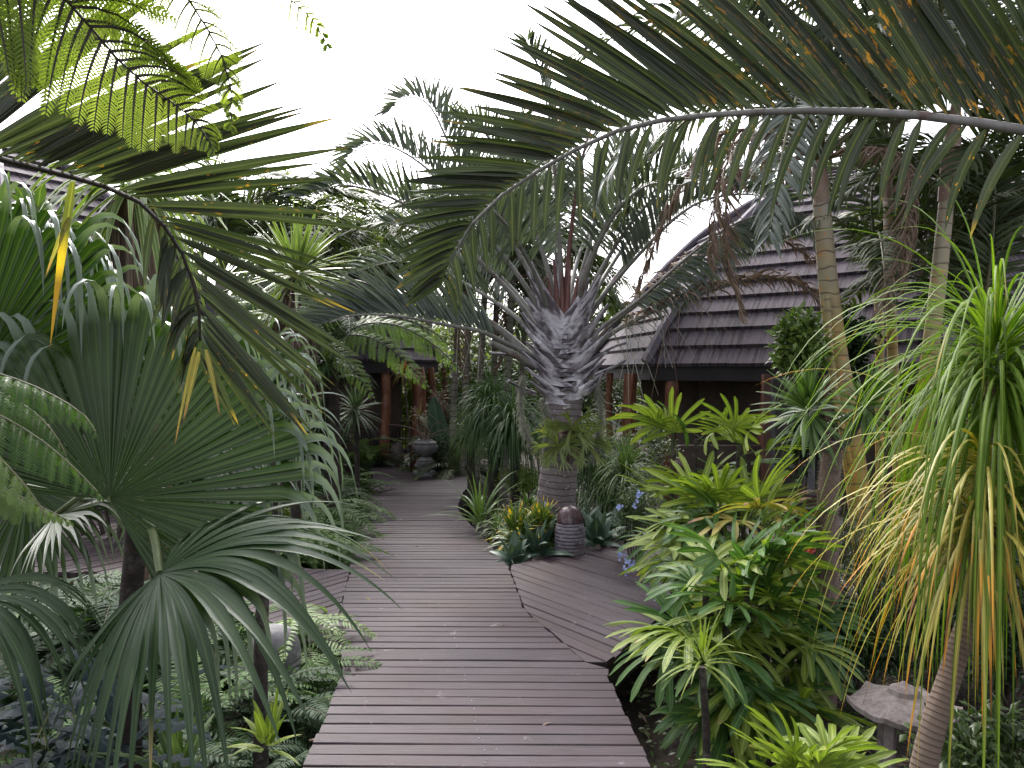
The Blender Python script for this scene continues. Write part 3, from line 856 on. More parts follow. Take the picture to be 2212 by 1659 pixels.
# black block painting the dark interior of the doorway, and pale curtains on the front wall
def wallrect(nm, mat, px0, px1, Y, z0, z1, parent, th=.06):
    b = MB(); box(b, (pw(px0, Y), Y - th, z0), (pw(px1, Y), Y, z1)); return b.obj(nm, mat, parent)
wallrect('doorway', M['black'], 1655, 1760, 9.66, -.3, 1.5, hr, .25)
for a_, b_ in ((1657, 1675), (1738, 1762)):
    cu = MB(); n_ = 14
    for i in range(n_):
        x0, x1 = pw(a_ + (b_ - a_) * i / n_, 9.36), pw(a_ + (b_ - a_) * (i + 1) / n_, 9.36)
        y0, y1 = 9.36 + .02 * (i % 2), 9.36 + .02 * ((i + 1) % 2)
        cu.add([A(x0, y0, -.3), A(x1, y1, -.3), A(x1, y1, 1.3), A(x0, y0, 1.3)], [[0, 1, 2, 3]], [[x0, 0, 0], [x1, 0, 0], [x1, 1, 0], [x0, 1, 0]])
    cu.obj('curtain', M['curtain'], hr)
for a_ in (1645, 1776):
    dr_ = wallrect('door_frame', M['door'], a_, a_ + 14, 9.33, -.3, 1.55, hr, .10)
wallrect('low_wall', M['wall'], 1462, 1640, 10.2, GZ, .62, hr, .14)
wallrect('low_wall', M['door'], 1676, 1755, 9.2, GZ, .12, hr, .10)

prof_s = [(2.25, 1.76), (1.95, 2.15), (1.55, 2.75), (1.1, 3.4), (.6, 4.0), (.05, 4.3)]
fc = (-3.65, 14.95)
fposts = [(pw(834, 13.55), 13.55, .085, -.012, ((.42, 0),)), (pw(905, 13.9), 13.9, .115, .0, ()), (pw(893, 15.0), 15.0, .05, .0, ()),
          (pw(933, 14.5), 14.5, .075, -.01, ()), (pw(955, 15.3), 15.3, .06, .02, ()), (pw(700, 13.2), 13.2, .09, .0, ())]
fang = math.degrees(math.atan2(-(-2.0 + 3.65), -(13.5 - 14.95)))
hf, _, _ = house('tiled_house', 'small pavilion with dark tiled roof and reddish log posts at the end of the boardwalk', fc, 2.25, fang, prof_s, 1.76, 1.5, row=.27, posts=fposts)
prof_l = [(4.2, 1.8), (3.85, 2.35), (3.3, 3.0), (2.6, 3.7), (1.8, 4.4), (.9, 5.0), (.05, 5.45)]
house('tiled_house', 'house with bluish tiled roof seen in the gap at the left edge', (-8.3, 12.5), 4.2, 10, prof_l, 1.8, 3.3)
prof_d = [(2.4, 1.05), (1.7, 1.6), (.9, 2.1), (.05, 2.3)]
house('tiled_house', 'distant low tiled roof seen between the pavilion posts', (pw(905, 21), 21.6), 2.4, 5, prof_d, 1.05, 1.9)


# ------------------------------------------------------------------ central triangle palm
tp = empty('triangle_palm', W(1200, 1140, 7.4) * A(1, 1, 0) + A(0, 0, GZ), 'stout grey-trunked triangle palm with white leaf bases in the middle of the garden', 'palm tree')
t_ = MB()
b0 = W(1195, 1140, 7.4); b0[2] = GZ - .05
path = [b0, W(1200, 1120, 7.4), W(1208, 1000, 7.4), W(1218, 900, 7.4), W(1222, 840, 7.4)]
rr_ = [.215, .20, .182, .172, .165]
P_ = resamp(spl(path, 60), 90)
tube(t_, P_, np.interp(np.linspace(0, 1, 90), np.linspace(0, 1, 5), rr_) * (1 + .018 * np.sin(np.linspace(0, 1, 90) * 110)), 28)
t_.obj('trunk', M['palm_trunk'], tp)
core = MB()
ctr = W(1220, 860, 7.4); top = W(1216, 640, 7.4)
axv = nrm(top - ctr)
tube(core, [ctr - axv * .05, ctr + axv * .2, ctr + axv * .45, ctr + axv * .80], [.13, .13, .11, .05], 16)
core.obj('crown_core', M['leafbase_in'], tp)


def leafbase(az, h, L, out, parent, rt, wrap=80., Rend=.017):
    """leaf base that clasps the stem and narrows into a stalk stub"""
    mb = MB(); n, k = 14, 15
    hd = A(math.cos(az), math.sin(az), 0); tg = A(-math.sin(az), math.cos(az), 0)
    V = np.zeros((2, n + 1, k, 3)); Lf = np.zeros((2, n + 1, k, 3)); wob = R_.rand() * 9
    for i in range(n + 1):
        v = i / n
        Rv = rt * (1 - v) ** 1.5 + Rend * (1 - (1 - v) ** 1.5)
        ax_ = ctr + hd * (rt + out * L * v ** 1.35) + axv * (h + L * v * math.sqrt(max(.12, 1 - out * out * .8)))
        wr = rad(wrap) * (1 - .25 * v)
        for q in range(k):
            t = -1 + 2 * q / (k - 1)
            for side in (0, 1):
                rr2 = Rv + (.014 * (1 - t * t) + .004 if side == 0 else -.003)
                V[side, i, q] = ax_ - hd * Rv + (hd * math.cos(t * wr) + tg * math.sin(t * wr)) * rr2 + axv * (-.018 * t * t * (1 - v) + .006 * math.sin(t * 9 + wob + v * 5) * (1 - v))
            Lf[:, i, q] = (t * .5 + wob * 3, v * L, wob)
    ix = np.arange(2 * (n + 1) * k).reshape(2, n + 1, k)
    Fs = [np.stack([a[:-1, :-1], a[:-1, 1:], a[1:, 1:], a[1:, :-1]], -1).reshape(-1, 4) for a in (ix[0], ix[1])]
    for e in (0, k - 1): Fs.append(np.stack([ix[0, :-1, e], ix[0, 1:, e], ix[1, 1:, e], ix[1, :-1, e]], -1))
    Fs.append(np.stack([ix[0, 0, :-1], ix[0, 0, 1:], ix[1, 0, 1:], ix[1, 0, :-1]], -1))
    Fs.append(np.stack([ix[0, -1, :-1], ix[0, -1, 1:], ix[1, -1, 1:], ix[1, -1, :-1]], -1))
    mb.add(V, np.concatenate(Fs), Lf)
    return mb.obj('leaf_base', M['leafbase'], parent)


for lev in range(9):
    f = lev / 8
    rt = .150 + .034 * math.sin(f * PI * .9)
    for k_, az_ in enumerate((-160, -22, 92)):
        if k_ == 2 and lev % 2: continue
        leafbase(rad(az_ + R_.randn() * 5), -.05 + .088 * lev + .042 * k_, (.30 + .28 * f) * (1 + .12 * R_.randn()), .76 - .50 * f + .05 * R_.randn(), tp, rt + .012 * (1 - f), wrap=104)


def F3(Y, *pts):
    """list of (px, py[, dY]) -> points around depth Y"""
    return [W(p[0], p[1], Y + (p[2] if len(p) > 2 else 0)) for p in pts]


def trifrond(pts, Wd=.026, L=.5, n=62, t0=.28, V=58, mat=None, red=False, up=(0, 0, 1), droop=.25, a=(62, 34), skip=.0, rt=.027, sides=None, twist=0., jit=.08):
    mb = MB()
    pinnate(mb, pts, n=n, L=L, Wd=Wd, a0=a[0], a1=a[1], V=V, up=up, droop=droop, r0=rt, r1=.005, t0=t0, skip=skip, sides=sides, nseg=5, twist=twist, jit=jit)
    return mb.obj('frond', [mat or M['f_tri'], M['petiole_red'] if red else M['petiole']], tp)


c = 7.4
# upright ones
trifrond(F3(c, (1218, 690), (1212, 580), (1203, 440), (1190, 280), (1165, 150), (1140, 90, -.2)), V=30, L=.42, t0=.36)
trifrond(F3(c, (1221, 690), (1224, 600), (1236, 480), (1256, 350), (1290, 240, .3), (1330, 170, .5)), V=30, L=.42, t0=.4, red=True)
trifrond(F3(c, (1205, 690), (1180, 570), (1135, 450), (1090, 355), (1045, 285, -.3), (990, 260, -.5)), V=55, t0=.28, rt=.030)
trifrond(F3(c, (1200, 700), (1150, 600), (1080, 480), (1010, 380, .2), (965, 300, .3), (935, 238, .4), (905, 212, .5), (868, 214, .6), (842, 240, .7)), V=72, L=.5, n=74, t0=.25)
trifrond(F3(c, (1190, 710), (1130, 610), (1050, 505), (975, 415, .2), (907, 352, .4), (849, 318, .5), (805, 309, .6), (765, 328, .6), (742, 365, .6)), V=70, L=.52, n=78, t0=.24)
trifrond(F3(c, (1180, 740), (1110, 640), (1020, 550, -.2), (930, 475, -.5), (840, 425, -.7), (740, 400, -1.), (660, 425, -1.2)), V=60, L=.5, n=74, t0=.26)
trifrond(F3(c, (1175, 780), (1115, 752, -.1), (1044, 718, -.3), (975, 704, -.5), (873, 685, -.8), (777, 680, -1.1), (700, 700, -1.3)), V=86, L=.72, n=80, t0=.24, a=(58, 30), Wd=.03, sides=[(-.35, 0, 1), (-.3, .45, 1)])
trifrond(F3(c, (1180, 760), (1120, 690), (1050, 640, .3), (960, 590, .6), (860, 565, .9), (760, 590, 1.1)), V=60, L=.55, n=70, t0=.26)
trifrond(F3(c, (1185, 730), (1120, 640, .2), (1040, 560, .5), (940, 500, .9), (830, 480, 1.2)), V=60, L=.5, n=64)
trifrond(F3(c, (1235, 690), (1262, 590), (1310, 480), (1370, 385), (1430, 310, .3), (1500, 260, .5)), V=50, L=.46, t0=.34, red=False)
trifrond(F3(c, (1240, 700), (1290, 600), (1350, 500, .2), (1420, 420, .3), (1500, 360, .5), (1590, 330, .8)), V=55, L=.46)
trifrond(F3(c, (1245, 710), (1310, 630), (1385, 545), (1460, 470), (1530, 430, .1), (1620, 420, .3), (1700, 440, .4)), V=70, L=.52, n=74, t0=.27)
trifrond(F3(c, (1255, 745), (1310, 700), (1390, 640), (1480, 560), (1575, 490, -.1), (1680, 455, -.2), (1765, 470, -.3)), V=-60, L=.5, n=80, t0=.25, droop=.9)
trifrond(F3(c, (1260, 790), (1300, 737), (1355, 700), (1456, 653), (1524, 632), (1627, 602), (1700, 606), (1760, 640), (1795, 700)), V=40, L=.36, n=90, t0=.2, mat=M['f_dead'], droop=1.2, twist=1.5, jit=.25, Wd=.022, skip=.1)
trifrond(F3(c, (1258, 770), (1320, 700, .3), (1400, 640, .6), (1500, 565, .9), (1600, 520, 1.1), (1690, 520, 1.3), (1750, 560, 1.4)), V=40, L=.4, n=80, t0=.25, mat=M['f_dead'], droop=1.2, twist=1.2, jit=.22, Wd=.022)
trifrond(F3(c, (1250, 720), (1330, 600, .3), (1440, 470, .7), (1570, 390, 1.1), (1700, 370, 1.4), (1820, 420, 1.7)), V=20, L=.6, n=84, t0=.25, droop=.9)
trifrond(F3(c, (1245, 715), (1310, 590, .6), (1400, 470, 1.2), (1500, 400, 1.8), (1600, 380, 2.3), (1690, 420, 2.6)), V=40, L=.55, n=80, t0=.25, droop=.7)
trifrond(F3(c, (1195, 700), (1150, 580, -.4), (1080, 470, -.9), (1000, 420, -1.4), (930, 430, -1.8)), V=45, L=.42, t0=.3, n=50)
trifrond(F3(c, (1240, 690), (1275, 570, -.3), (1330, 460, -.7), (1400, 400, -1.1), (1470, 400, -1.5)), V=45, L=.42, t0=.33, n=50)
trifrond(F3(c, (1215, 680), (1170, 540, .6), (1120, 420, 1.2), (1060, 330, 1.8)), V=45, L=.42, n=50)
trifrond(F3(c, (1225, 680), (1255, 540, .6), (1330, 410, 1.2), (1420, 330, 1.8)), V=45, L=.42, n=50)
trifrond(F3(c, (1225, 685), (1265, 560, .2), (1300, 420, .4), (1345, 300, .5), (1400, 210, .6)), V=40, L=.42, n=56, t0=.3)
for a_, b_ in (((1210, 720), (1196, 560)), ((1222, 720), (1232, 560)), ((1216, 720), (1214, 590)), ((1204, 730), (1184, 600)), ((1230, 725), (1248, 600))):
    mb = MB(); tube(mb, spl(F3(7.3, a_, ((a_[0] + b_[0]) / 2, (a_[1] + b_[1]) / 2), b_), 10), [.042, .022, .010], 8, flat=.6); mb.obj('leaf_sheath', M['petiole_red'], tp)
# petioles alone that were cut or lean out low
for pts in (F3(c, (1170, 790), (1090, 720), (1035, 682, -.1), (1010, 672, -.1)), F3(c, (1175, 800), (1110, 765, -.15), (1060, 740, -.3))):
    mb = MB(); tube(mb, spl(pts, 12), [.04, .026], 8); mb.obj('leaf_stalk', M['petiole'], tp)
for pts in (F3(c, (1150, 795), (1110, 770, -.1), (1060, 763, -.1)), F3(c, (1150, 850, -.1), (1120, 835, -.25), (1098, 822, -.3)), F3(c, (1290, 810, -.1), (1330, 790, -.2), (1350, 778, -.2)), F3(c, (1265, 850, -.1), (1290, 830, -.2), (1302, 805, -.25)), F3(c, (1280, 780), (1320, 752, -.1), (1352, 740, -.1))):
    mb = MB(); tube(mb, spl(pts, 12), [.055, .022, .03], 7, flat=.5); mb.obj('cut_leaf_base', M['leafbase'], tp)
# long drying threads that hang from the leaves
for i in range(34):
    px = R_.choice([R_.uniform(1300, 1520), R_.uniform(1300, 1520), R_.uniform(960, 1110)]); py = np.interp(px, [960, 1110, 1300, 1520], [700, 745, 715, 640]); ln = R_.uniform(.2, .95) if px > 1200 else R_.uniform(.2, .5)
    p = W(px, py, 7.3); mb = MB()
    q = [p, p + A(R_.randn() * .04, -.05, -ln * .3), p + A(R_.randn() * .06, -.08, -ln)]
    q = spl(q, 10)
    blades(mb, q[0], q[1] - q[0] + A(.02 * R_.randn(), 0, 0), A(1, 0, 0), ln, .007, n=8, droop=.3, flat=True, prof=lambda v: 1 - v * .6)
    mb.obj('dry_leaflet', M['moss'] if i % 3 else M['f_dead'], tp)

# hanging moss on the leaf bases
def moss(pts, wid, label):
    mb = MB(); P = resamp(spl(pts, 30), 40); n = 900
    i = R_.randint(0, 40, n); off = R_.randn(n, 3) * wid * .36
    blades(mb, P[i] + off, A(0, 0, -1) + R_.randn(n, 3) * .7, R_.randn(n, 3), .045 + .05 * R_.rand(n), .0035, n=4, flat=True, droop=.8, prof=lambda v: 1 - .5 * v, twist=1.5)
    tube(mb, P, [wid * .35, wid * .3, wid * .1], 6)
    return tag(mb.obj('spanish_moss', M['moss']), label, 'moss', 'moss hanging on the triangle palm')
moss(F3(7.15, (1130, 812), (1123, 850), (1127, 900), (1140, 945), (1160, 965)), .05, 'long curved strand of grey moss hanging left of the palm trunk')
moss(F3(7.2, (1172, 865), (1182, 900), (1180, 950), (1176, 985)), .035, 'short grey moss strand lying against the palm trunk')
moss(F3(7.15, (1292, 835), (1298, 880), (1293, 930), (1282, 985)), .05, 'long grey moss strand hanging right of the palm trunk')

# staghorn fern strapped to the trunk
sf = MB()
for k, cc in enumerate((W(1235, 925, 7.15), W(1205, 965, 7.15), W(1262, 960, 7.18))):
    n = 13
    az = R_.rand(n) * 2 * PI
    D = np.c_[np.cos(az), -.45 - .4 * R_.rand(n), np.sin(az) * .9 + .55]
    ends = blades(sf, np.repeat(cc[None], n, 0), D, np.cross(D, A(0, 1, 0)), .17 + .09 * R_.rand(n), .045, n=6, droop=.35, prof=lambda v: .35 + .8 * v, fold=.1)
    for j in range(n):
        d = nrm(D[j] + A(0, 0, -.3)); s = np.cross(d, A(0, 1, 0))
        for q in (-.75, -.25, .25, .75):
            blades(sf, ends[j] - d * .02 + s * q * .02, d + s * q * 1.1, s, .09 + .06 * R_.rand(), .016, n=3, droop=.5, prof=p_lance)
for cc in (W(1232, 935, 7.2), W(1225, 975, 7.2)):
    leafcloud(sf, cc, (.07, .05, .08), n=30, s=.10, w=.9, m=1, blobs=3, twigs=0)
tag(sf.obj('staghorn_fern', [M['f_stag'], M['f_dead']]), 'yellow-green staghorn fern with forked leaves fixed to the thick palm trunk', 'fern')


# ------------------------------------------------------------------ big fronds overhead
rp = empty('overhead_palm', (2.75, 2.3, GZ), 'palm beside the path whose big dark orange-spotted frond arches over the picture top right', 'palm tree')
mb = MB(); tube(mb, [A(2.75, 2.3, GZ - .1), A(2.7, 2.25, 1.0), A(2.68, 2.2, 1.75)], [.17, .14, .16], 20); mb.obj('trunk', M['palm_trunk'], rp)
rach = [A(2.66, 2.2, 1.7)] + F3(0, (2560, 380, 2.05), (2330, 300, 2.0), (2212, 282, 2.02), (2000, 250, 2.1), (1700, 239, 2.25), (1400, 264, 2.42), (1250, 320, 2.5), (1130, 390, 2.56), (1050, 450, 2.6), (990, 525, 2.65), (960, 600, 2.7))
mb = MB()
lp = lambda t: np.interp(t, [0, .3, .55, .7, .85, 1], [.9, 1.0, .95, .72, .52, .26])
pinnate(mb, rach, n=98, L=.72, Wd=.033, a0=50, a1=34, sides=[[(-.1, -.15, 1), (-.2, -.12, 1), (-.6, -.1, .8), (-1, -.1, .3)], [(0, .3, -1), (0, .3, -1), (.2, .3, -1), (.1, .3, -1)]],
        droop=(.06, .4), r0=.020, r1=.004, t0=.16, ranks=(0,), lprof=lp, nseg=9, fold=.26, jit=.03, rsides=10)
mb.obj('frond', [M['f_big2'], M['petiole']], rp)
mb = MB()
lp2 = lambda t: np.interp(t, [0, .3, .6, .8, 1], [.9, 1.0, .95, .8, .5])
pinnate(mb, rach, n=54, L=.30, Wd=.027, a0=88, a1=42, sides=[(0, 0, 1), (.1, .25, -1)], droop=(.2, .8), r0=.008, r1=.003, t0=.20, ranks=(1,), lprof=lp2, nseg=7, fold=.3, jit=.09, skip=.12)
mb.obj('frond', [M['f_big'], M['rachis_dark']], rp)
mb = MB()
pinnate(mb, [A(2.66, 2.2, 1.75)] + F3(0, (2450, 60, 2.2), (2250, -160, 2.4), (1950, -260, 2.8), (1600, -200, 3.2)), n=60, L=.6, Wd=.036, a0=55, a1=35, V=20, droop=.7, r0=.03, t0=.2)
mb.obj('frond', [M['f_big2'], M['rachis_dark']], rp)

lp_ = empty('overhead_palm', (-2.5, 2.1, GZ), 'palm beside the path whose large green frond arches down at the left', 'palm tree')
mb = MB(); tube(mb, [A(-2.5, 2.1, GZ - .1), A(-2.42, 2.05, 1.0), A(-2.38, 2.0, 1.7)], [.17, .14, .16], 20); mb.obj('trunk', M['palm_trunk'], lp_)
rach = [A(-2.36, 2.0, 1.7)] + F3(0, (-330, 340, 1.95), (-60, 325, 1.95), (0, 345, 1.97), (130, 375, 2.02), (260, 415, 2.08), (330, 460, 2.12), (390, 540, 2.17), (420, 620, 2.2), (433, 700, 2.23), (430, 765, 2.26))
mb = MB()
lp3 = lambda t: np.interp(t, [0, .3, .6, .75, .9, 1], [1.05, 1.05, .95, .85, .72, .35])
pinnate(mb, rach, n=76, L=.68, Wd=.030, a0=50, a1=38, sides=[[(.35, -.1, 1), (.5, -.1, 1), (1, -.1, .6), (1, -.15, .1), (1, -.15, -.1)], (-.2, .2, -1)], droop=(.04, .5), r0=.017, r1=.004, t0=.2, ranks=(0,), lprof=lp3, nseg=9, fold=.26, jit=.035)
pinnate(mb, rach, n=26, L=.22, Wd=.022, a0=50, a1=40, sides=[(0, 0, 1), (-.25, .1, -1)], droop=(.2, .9), r0=.006, r1=.003, t0=.80, ranks=(1,), lprof=lambda t: 1 - .3 * t, nseg=7, fold=.3, jit=.1)
mb.obj('frond', [M['f_big'], M['rachis_dark']], lp_)
for (a_, b_, wd) in (((157, 392), (118, 640), .034), ((150, 470), (108, 560), .02), ((430, 760), (402, 870), .022), ((445, 755), (470, 860), .02), ((422, 750), (385, 905), .014)):
    p, q = W(a_[0], a_[1], 2.05), W(b_[0], b_[1], 2.05)
    mb = MB(); blades(mb, p, q - p, A(1, .2, 0), np.linalg.norm(q - p) * 1.45, wd * .66, n=9, droop=.15, prof=p_strap, fold=.3, rnd=.95)
    mb.obj('hanging_leaflet', leafmat('yellow_brown_hanging_leaflet', (.12, .15, .03), (.16, .17, .03), tip=(.62, .40, .02), tips=.62, ribs=20.) if a_[0] == 157 else M['f_ladyy'], lp_)

# tree fern overhead, top left
tf = empty('tree_fern', (-1.75, .95, GZ), 'bright backlit lacy tree fern fronds hanging at the top left corner', 'tree fern')
mb = MB(); tube(mb, [A(-1.75, .95, GZ - .1), A(-1.72, .95, 1.2), A(-1.7, .95, 2.2)], [.11, .08, .08], 14); mb.obj('trunk', M['dark_trunk'], tf)
cr = A(-1.7, .95, 2.25)
for (pts, L, dv, sd) in (
        ([cr] + F3(0, (-100, -130, 1.45), (140, 0, 1.6), (232, 105, 1.66), (312, 180, 1.7), (385, 230, 1.74), (435, 275, 1.78), (470, 340, 1.8)), .28, .75, [(-.7, 0, -.9), (.8, .1, .6)]),
        ([cr] + F3(0, (-260, -60, 1.45), (-100, -30, 1.55), (-10, 40, 1.6), (50, 110, 1.62), (80, 190, 1.64)), .17, .8, [(-.7, 0, -.9), (.8, .1, .5)]),
        ([cr + A(0, .03, .03)] + F3(0, (-60, -200, 1.5), (90, -110, 1.62), (190, -20, 1.7), (260, 60, 1.76), (330, 110, 1.8)), .19, .8, [(-.7, 0, -.9), (.8, .1, .5)]),
        ([cr + A(0, .05, .05)] + F3(0, (120, -260, 1.5), (330, -110, 1.7), (420, 20, 1.85), (475, 110, 1.9), (500, 200, 1.95), (498, 290, 1.97)), .19, .8, [(-1, 0, -.3), (1, .1, .1)]),
        ([cr + A(0, .1, .05)] + F3(0, (160, -300, 1.6), (420, -170, 1.9), (560, -60, 2.1), (640, 10, 2.2), (690, 60, 2.3), (712, 115, 2.3)), .17, .9, [(-.6, 0, -.8), (.8, .1, .3)])):
    mb = MB()
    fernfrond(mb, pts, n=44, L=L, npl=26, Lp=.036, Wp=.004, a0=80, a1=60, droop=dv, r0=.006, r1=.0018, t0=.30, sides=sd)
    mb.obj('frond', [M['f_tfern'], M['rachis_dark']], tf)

# tree fern fronds low on the left edge
tf2 = empty('tree_fern', (-2.1, 2.0, GZ), 'near tree fern with silvery green fronds hanging at the left edge', 'tree fern')
mb = MB(); tube(mb, [A(-2.1, 2.0, GZ - .1), A(-2.08, 2.0, .6), A(-2.05, 2.0, 1.45)], [.1, .08, .07], 14); mb.obj('trunk', M['dark_trunk'], tf2)
cr = A(-2.05, 2.0, 1.5)
for k, (pts, L) in enumerate((
        (F3(0, (-160, 740, 2.0), (-20, 800, 1.95), (60, 828, 1.95), (130, 862, 1.95), (185, 900, 1.95), (215, 950, 1.95)), .15),
        (F3(0, (-160, 850, 1.95), (-30, 885, 1.9), (50, 925, 1.9), (120, 975, 1.9), (180, 1030, 1.9), (225, 1078, 1.9)), .15),
        (F3(0, (-160, 900, 1.85), (-40, 960, 1.8), (20, 1010, 1.8), (70, 1070, 1.8), (110, 1130, 1.8)), .15),
        (F3(0, (-160, 780, 2.1), (-40, 830, 2.1), (60, 880, 2.1), (120, 940, 2.1), (150, 1000, 2.1)), .15),
        (F3(0, (-160, 980, 2.0), (-60, 1010, 2.0), (20, 1060, 2.0), (100, 1100, 2.0), (160, 1130, 2.0)), .13))):
    mb = MB()
    fernfrond(mb, [cr] + pts, n=30, L=L * 1.15, npl=17, Lp=.022, Wp=.004, a0=75, a1=55, V=-10, droop=1.0, r0=.006, r1=.0018, t0=.35)
    mb.obj('frond', [M['f_fern'] if k in (0, 1, 3) else M['f_fernl'], M['rachis']], tf2)


# ------------------------------------------------------------------ big fan palms on the left
def fanleaf(palm, pts, **k):
    """stalk from pts[0] to the hub pts[-1], then the fan"""
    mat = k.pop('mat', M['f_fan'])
    mb = MB(); fan(mb, pts[-1], **k); lf_ = mb.obj('fan_leaf', mat, palm)
    mb = MB(); tube(mb, spl(pts, 14), [.018, .011], 8); mb.obj('leaf_stalk', M['stem_green'], lf_)


fa = empty('fan_palm', (pw(285, 2.9), 2.9, GZ), 'fan palm on a dark trunk with a big drooping ribbon-tipped leaf left of the boardwalk', 'palm tree')
mb = MB(); tA = spl([A(pw(272, 2.9), 2.9, GZ - .1), W(280, 1400, 2.9), W(292, 1180, 2.9), W(292, 1060, 2.95)], 30)
tube(mb, tA, [.048, .04, .034], 16); mb.obj('trunk', M['dark_trunk'], fa)
tpA = tA[-1]
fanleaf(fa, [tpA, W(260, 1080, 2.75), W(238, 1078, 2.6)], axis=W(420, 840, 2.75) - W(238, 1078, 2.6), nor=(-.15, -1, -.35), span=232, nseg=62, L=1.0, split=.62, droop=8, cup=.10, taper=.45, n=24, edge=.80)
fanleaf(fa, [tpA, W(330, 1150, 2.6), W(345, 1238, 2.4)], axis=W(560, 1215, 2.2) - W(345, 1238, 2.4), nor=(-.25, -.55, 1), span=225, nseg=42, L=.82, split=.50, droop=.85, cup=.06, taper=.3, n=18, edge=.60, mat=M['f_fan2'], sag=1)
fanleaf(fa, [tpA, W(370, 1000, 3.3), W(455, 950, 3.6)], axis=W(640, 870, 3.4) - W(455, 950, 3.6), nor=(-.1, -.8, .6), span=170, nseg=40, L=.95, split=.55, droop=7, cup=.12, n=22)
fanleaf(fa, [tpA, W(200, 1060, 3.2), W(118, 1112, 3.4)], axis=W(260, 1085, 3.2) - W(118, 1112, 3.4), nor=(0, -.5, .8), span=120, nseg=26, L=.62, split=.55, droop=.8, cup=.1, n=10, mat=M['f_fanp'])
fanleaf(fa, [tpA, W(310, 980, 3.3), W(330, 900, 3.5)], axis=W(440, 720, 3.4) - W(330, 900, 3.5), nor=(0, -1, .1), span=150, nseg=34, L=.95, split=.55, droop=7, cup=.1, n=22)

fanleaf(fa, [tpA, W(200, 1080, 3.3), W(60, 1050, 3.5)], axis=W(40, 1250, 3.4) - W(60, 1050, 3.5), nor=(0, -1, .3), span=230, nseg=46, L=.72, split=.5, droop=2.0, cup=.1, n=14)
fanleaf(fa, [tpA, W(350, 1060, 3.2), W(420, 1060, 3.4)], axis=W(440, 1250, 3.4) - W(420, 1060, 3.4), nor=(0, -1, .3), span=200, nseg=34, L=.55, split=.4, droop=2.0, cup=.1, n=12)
fb = empty('fan_palm', (-2.75, 2.9, GZ), 'fan palm outside the left edge whose wide ribbed leaves fill the left side', 'palm tree')
mb = MB(); tube(mb, [A(-2.75, 2.9, GZ - .1), A(-2.72, 2.9, .5), A(-2.7, 2.9, 1.1)], [.08, .06, .055], 16); mb.obj('trunk', M['dark_trunk'], fb)
tpB = A(-2.7, 2.9, 1.1)
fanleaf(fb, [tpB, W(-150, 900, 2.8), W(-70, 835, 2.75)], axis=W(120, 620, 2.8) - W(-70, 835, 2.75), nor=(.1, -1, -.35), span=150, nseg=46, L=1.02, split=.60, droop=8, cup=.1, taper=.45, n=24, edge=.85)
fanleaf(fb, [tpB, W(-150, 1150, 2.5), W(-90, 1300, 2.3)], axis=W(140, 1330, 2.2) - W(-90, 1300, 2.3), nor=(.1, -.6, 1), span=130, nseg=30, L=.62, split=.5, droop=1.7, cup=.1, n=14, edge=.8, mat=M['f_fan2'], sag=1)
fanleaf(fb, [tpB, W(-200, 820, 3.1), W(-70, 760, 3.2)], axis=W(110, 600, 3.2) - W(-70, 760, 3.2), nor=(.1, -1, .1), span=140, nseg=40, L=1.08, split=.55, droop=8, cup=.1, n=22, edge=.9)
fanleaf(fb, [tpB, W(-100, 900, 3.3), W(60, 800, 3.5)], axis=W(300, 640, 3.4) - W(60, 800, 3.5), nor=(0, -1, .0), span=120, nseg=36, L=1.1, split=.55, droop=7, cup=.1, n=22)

fcp = empty('fan_palm', (pw(567, 3.4), 3.4, GZ), 'young fan palm on a thin speckled stem between the ferns beside the boardwalk', 'palm tree')
mb = MB(); tC = spl([A(pw(560, 3.4), 3.4, GZ - .1), W(563, 1450, 3.4), W(572, 1250, 3.4), W(600, 1100, 3.5), W(592, 960, 3.7)], 30)
tube(mb, tC, [.036, .027, .02], 12); mb.obj('trunk', M['dark_trunk'], fcp)
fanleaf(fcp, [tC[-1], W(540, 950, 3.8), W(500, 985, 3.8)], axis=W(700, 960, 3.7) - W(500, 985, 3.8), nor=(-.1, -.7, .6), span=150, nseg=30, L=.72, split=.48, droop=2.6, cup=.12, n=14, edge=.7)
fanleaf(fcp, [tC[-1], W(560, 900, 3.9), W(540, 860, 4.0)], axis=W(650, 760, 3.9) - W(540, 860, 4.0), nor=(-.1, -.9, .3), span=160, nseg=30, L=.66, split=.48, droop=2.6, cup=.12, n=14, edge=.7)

# ------------------------------------------------------------------ shared frond meshes
def fm(mb, mats, nm): return mb.mesh(nm, mats)


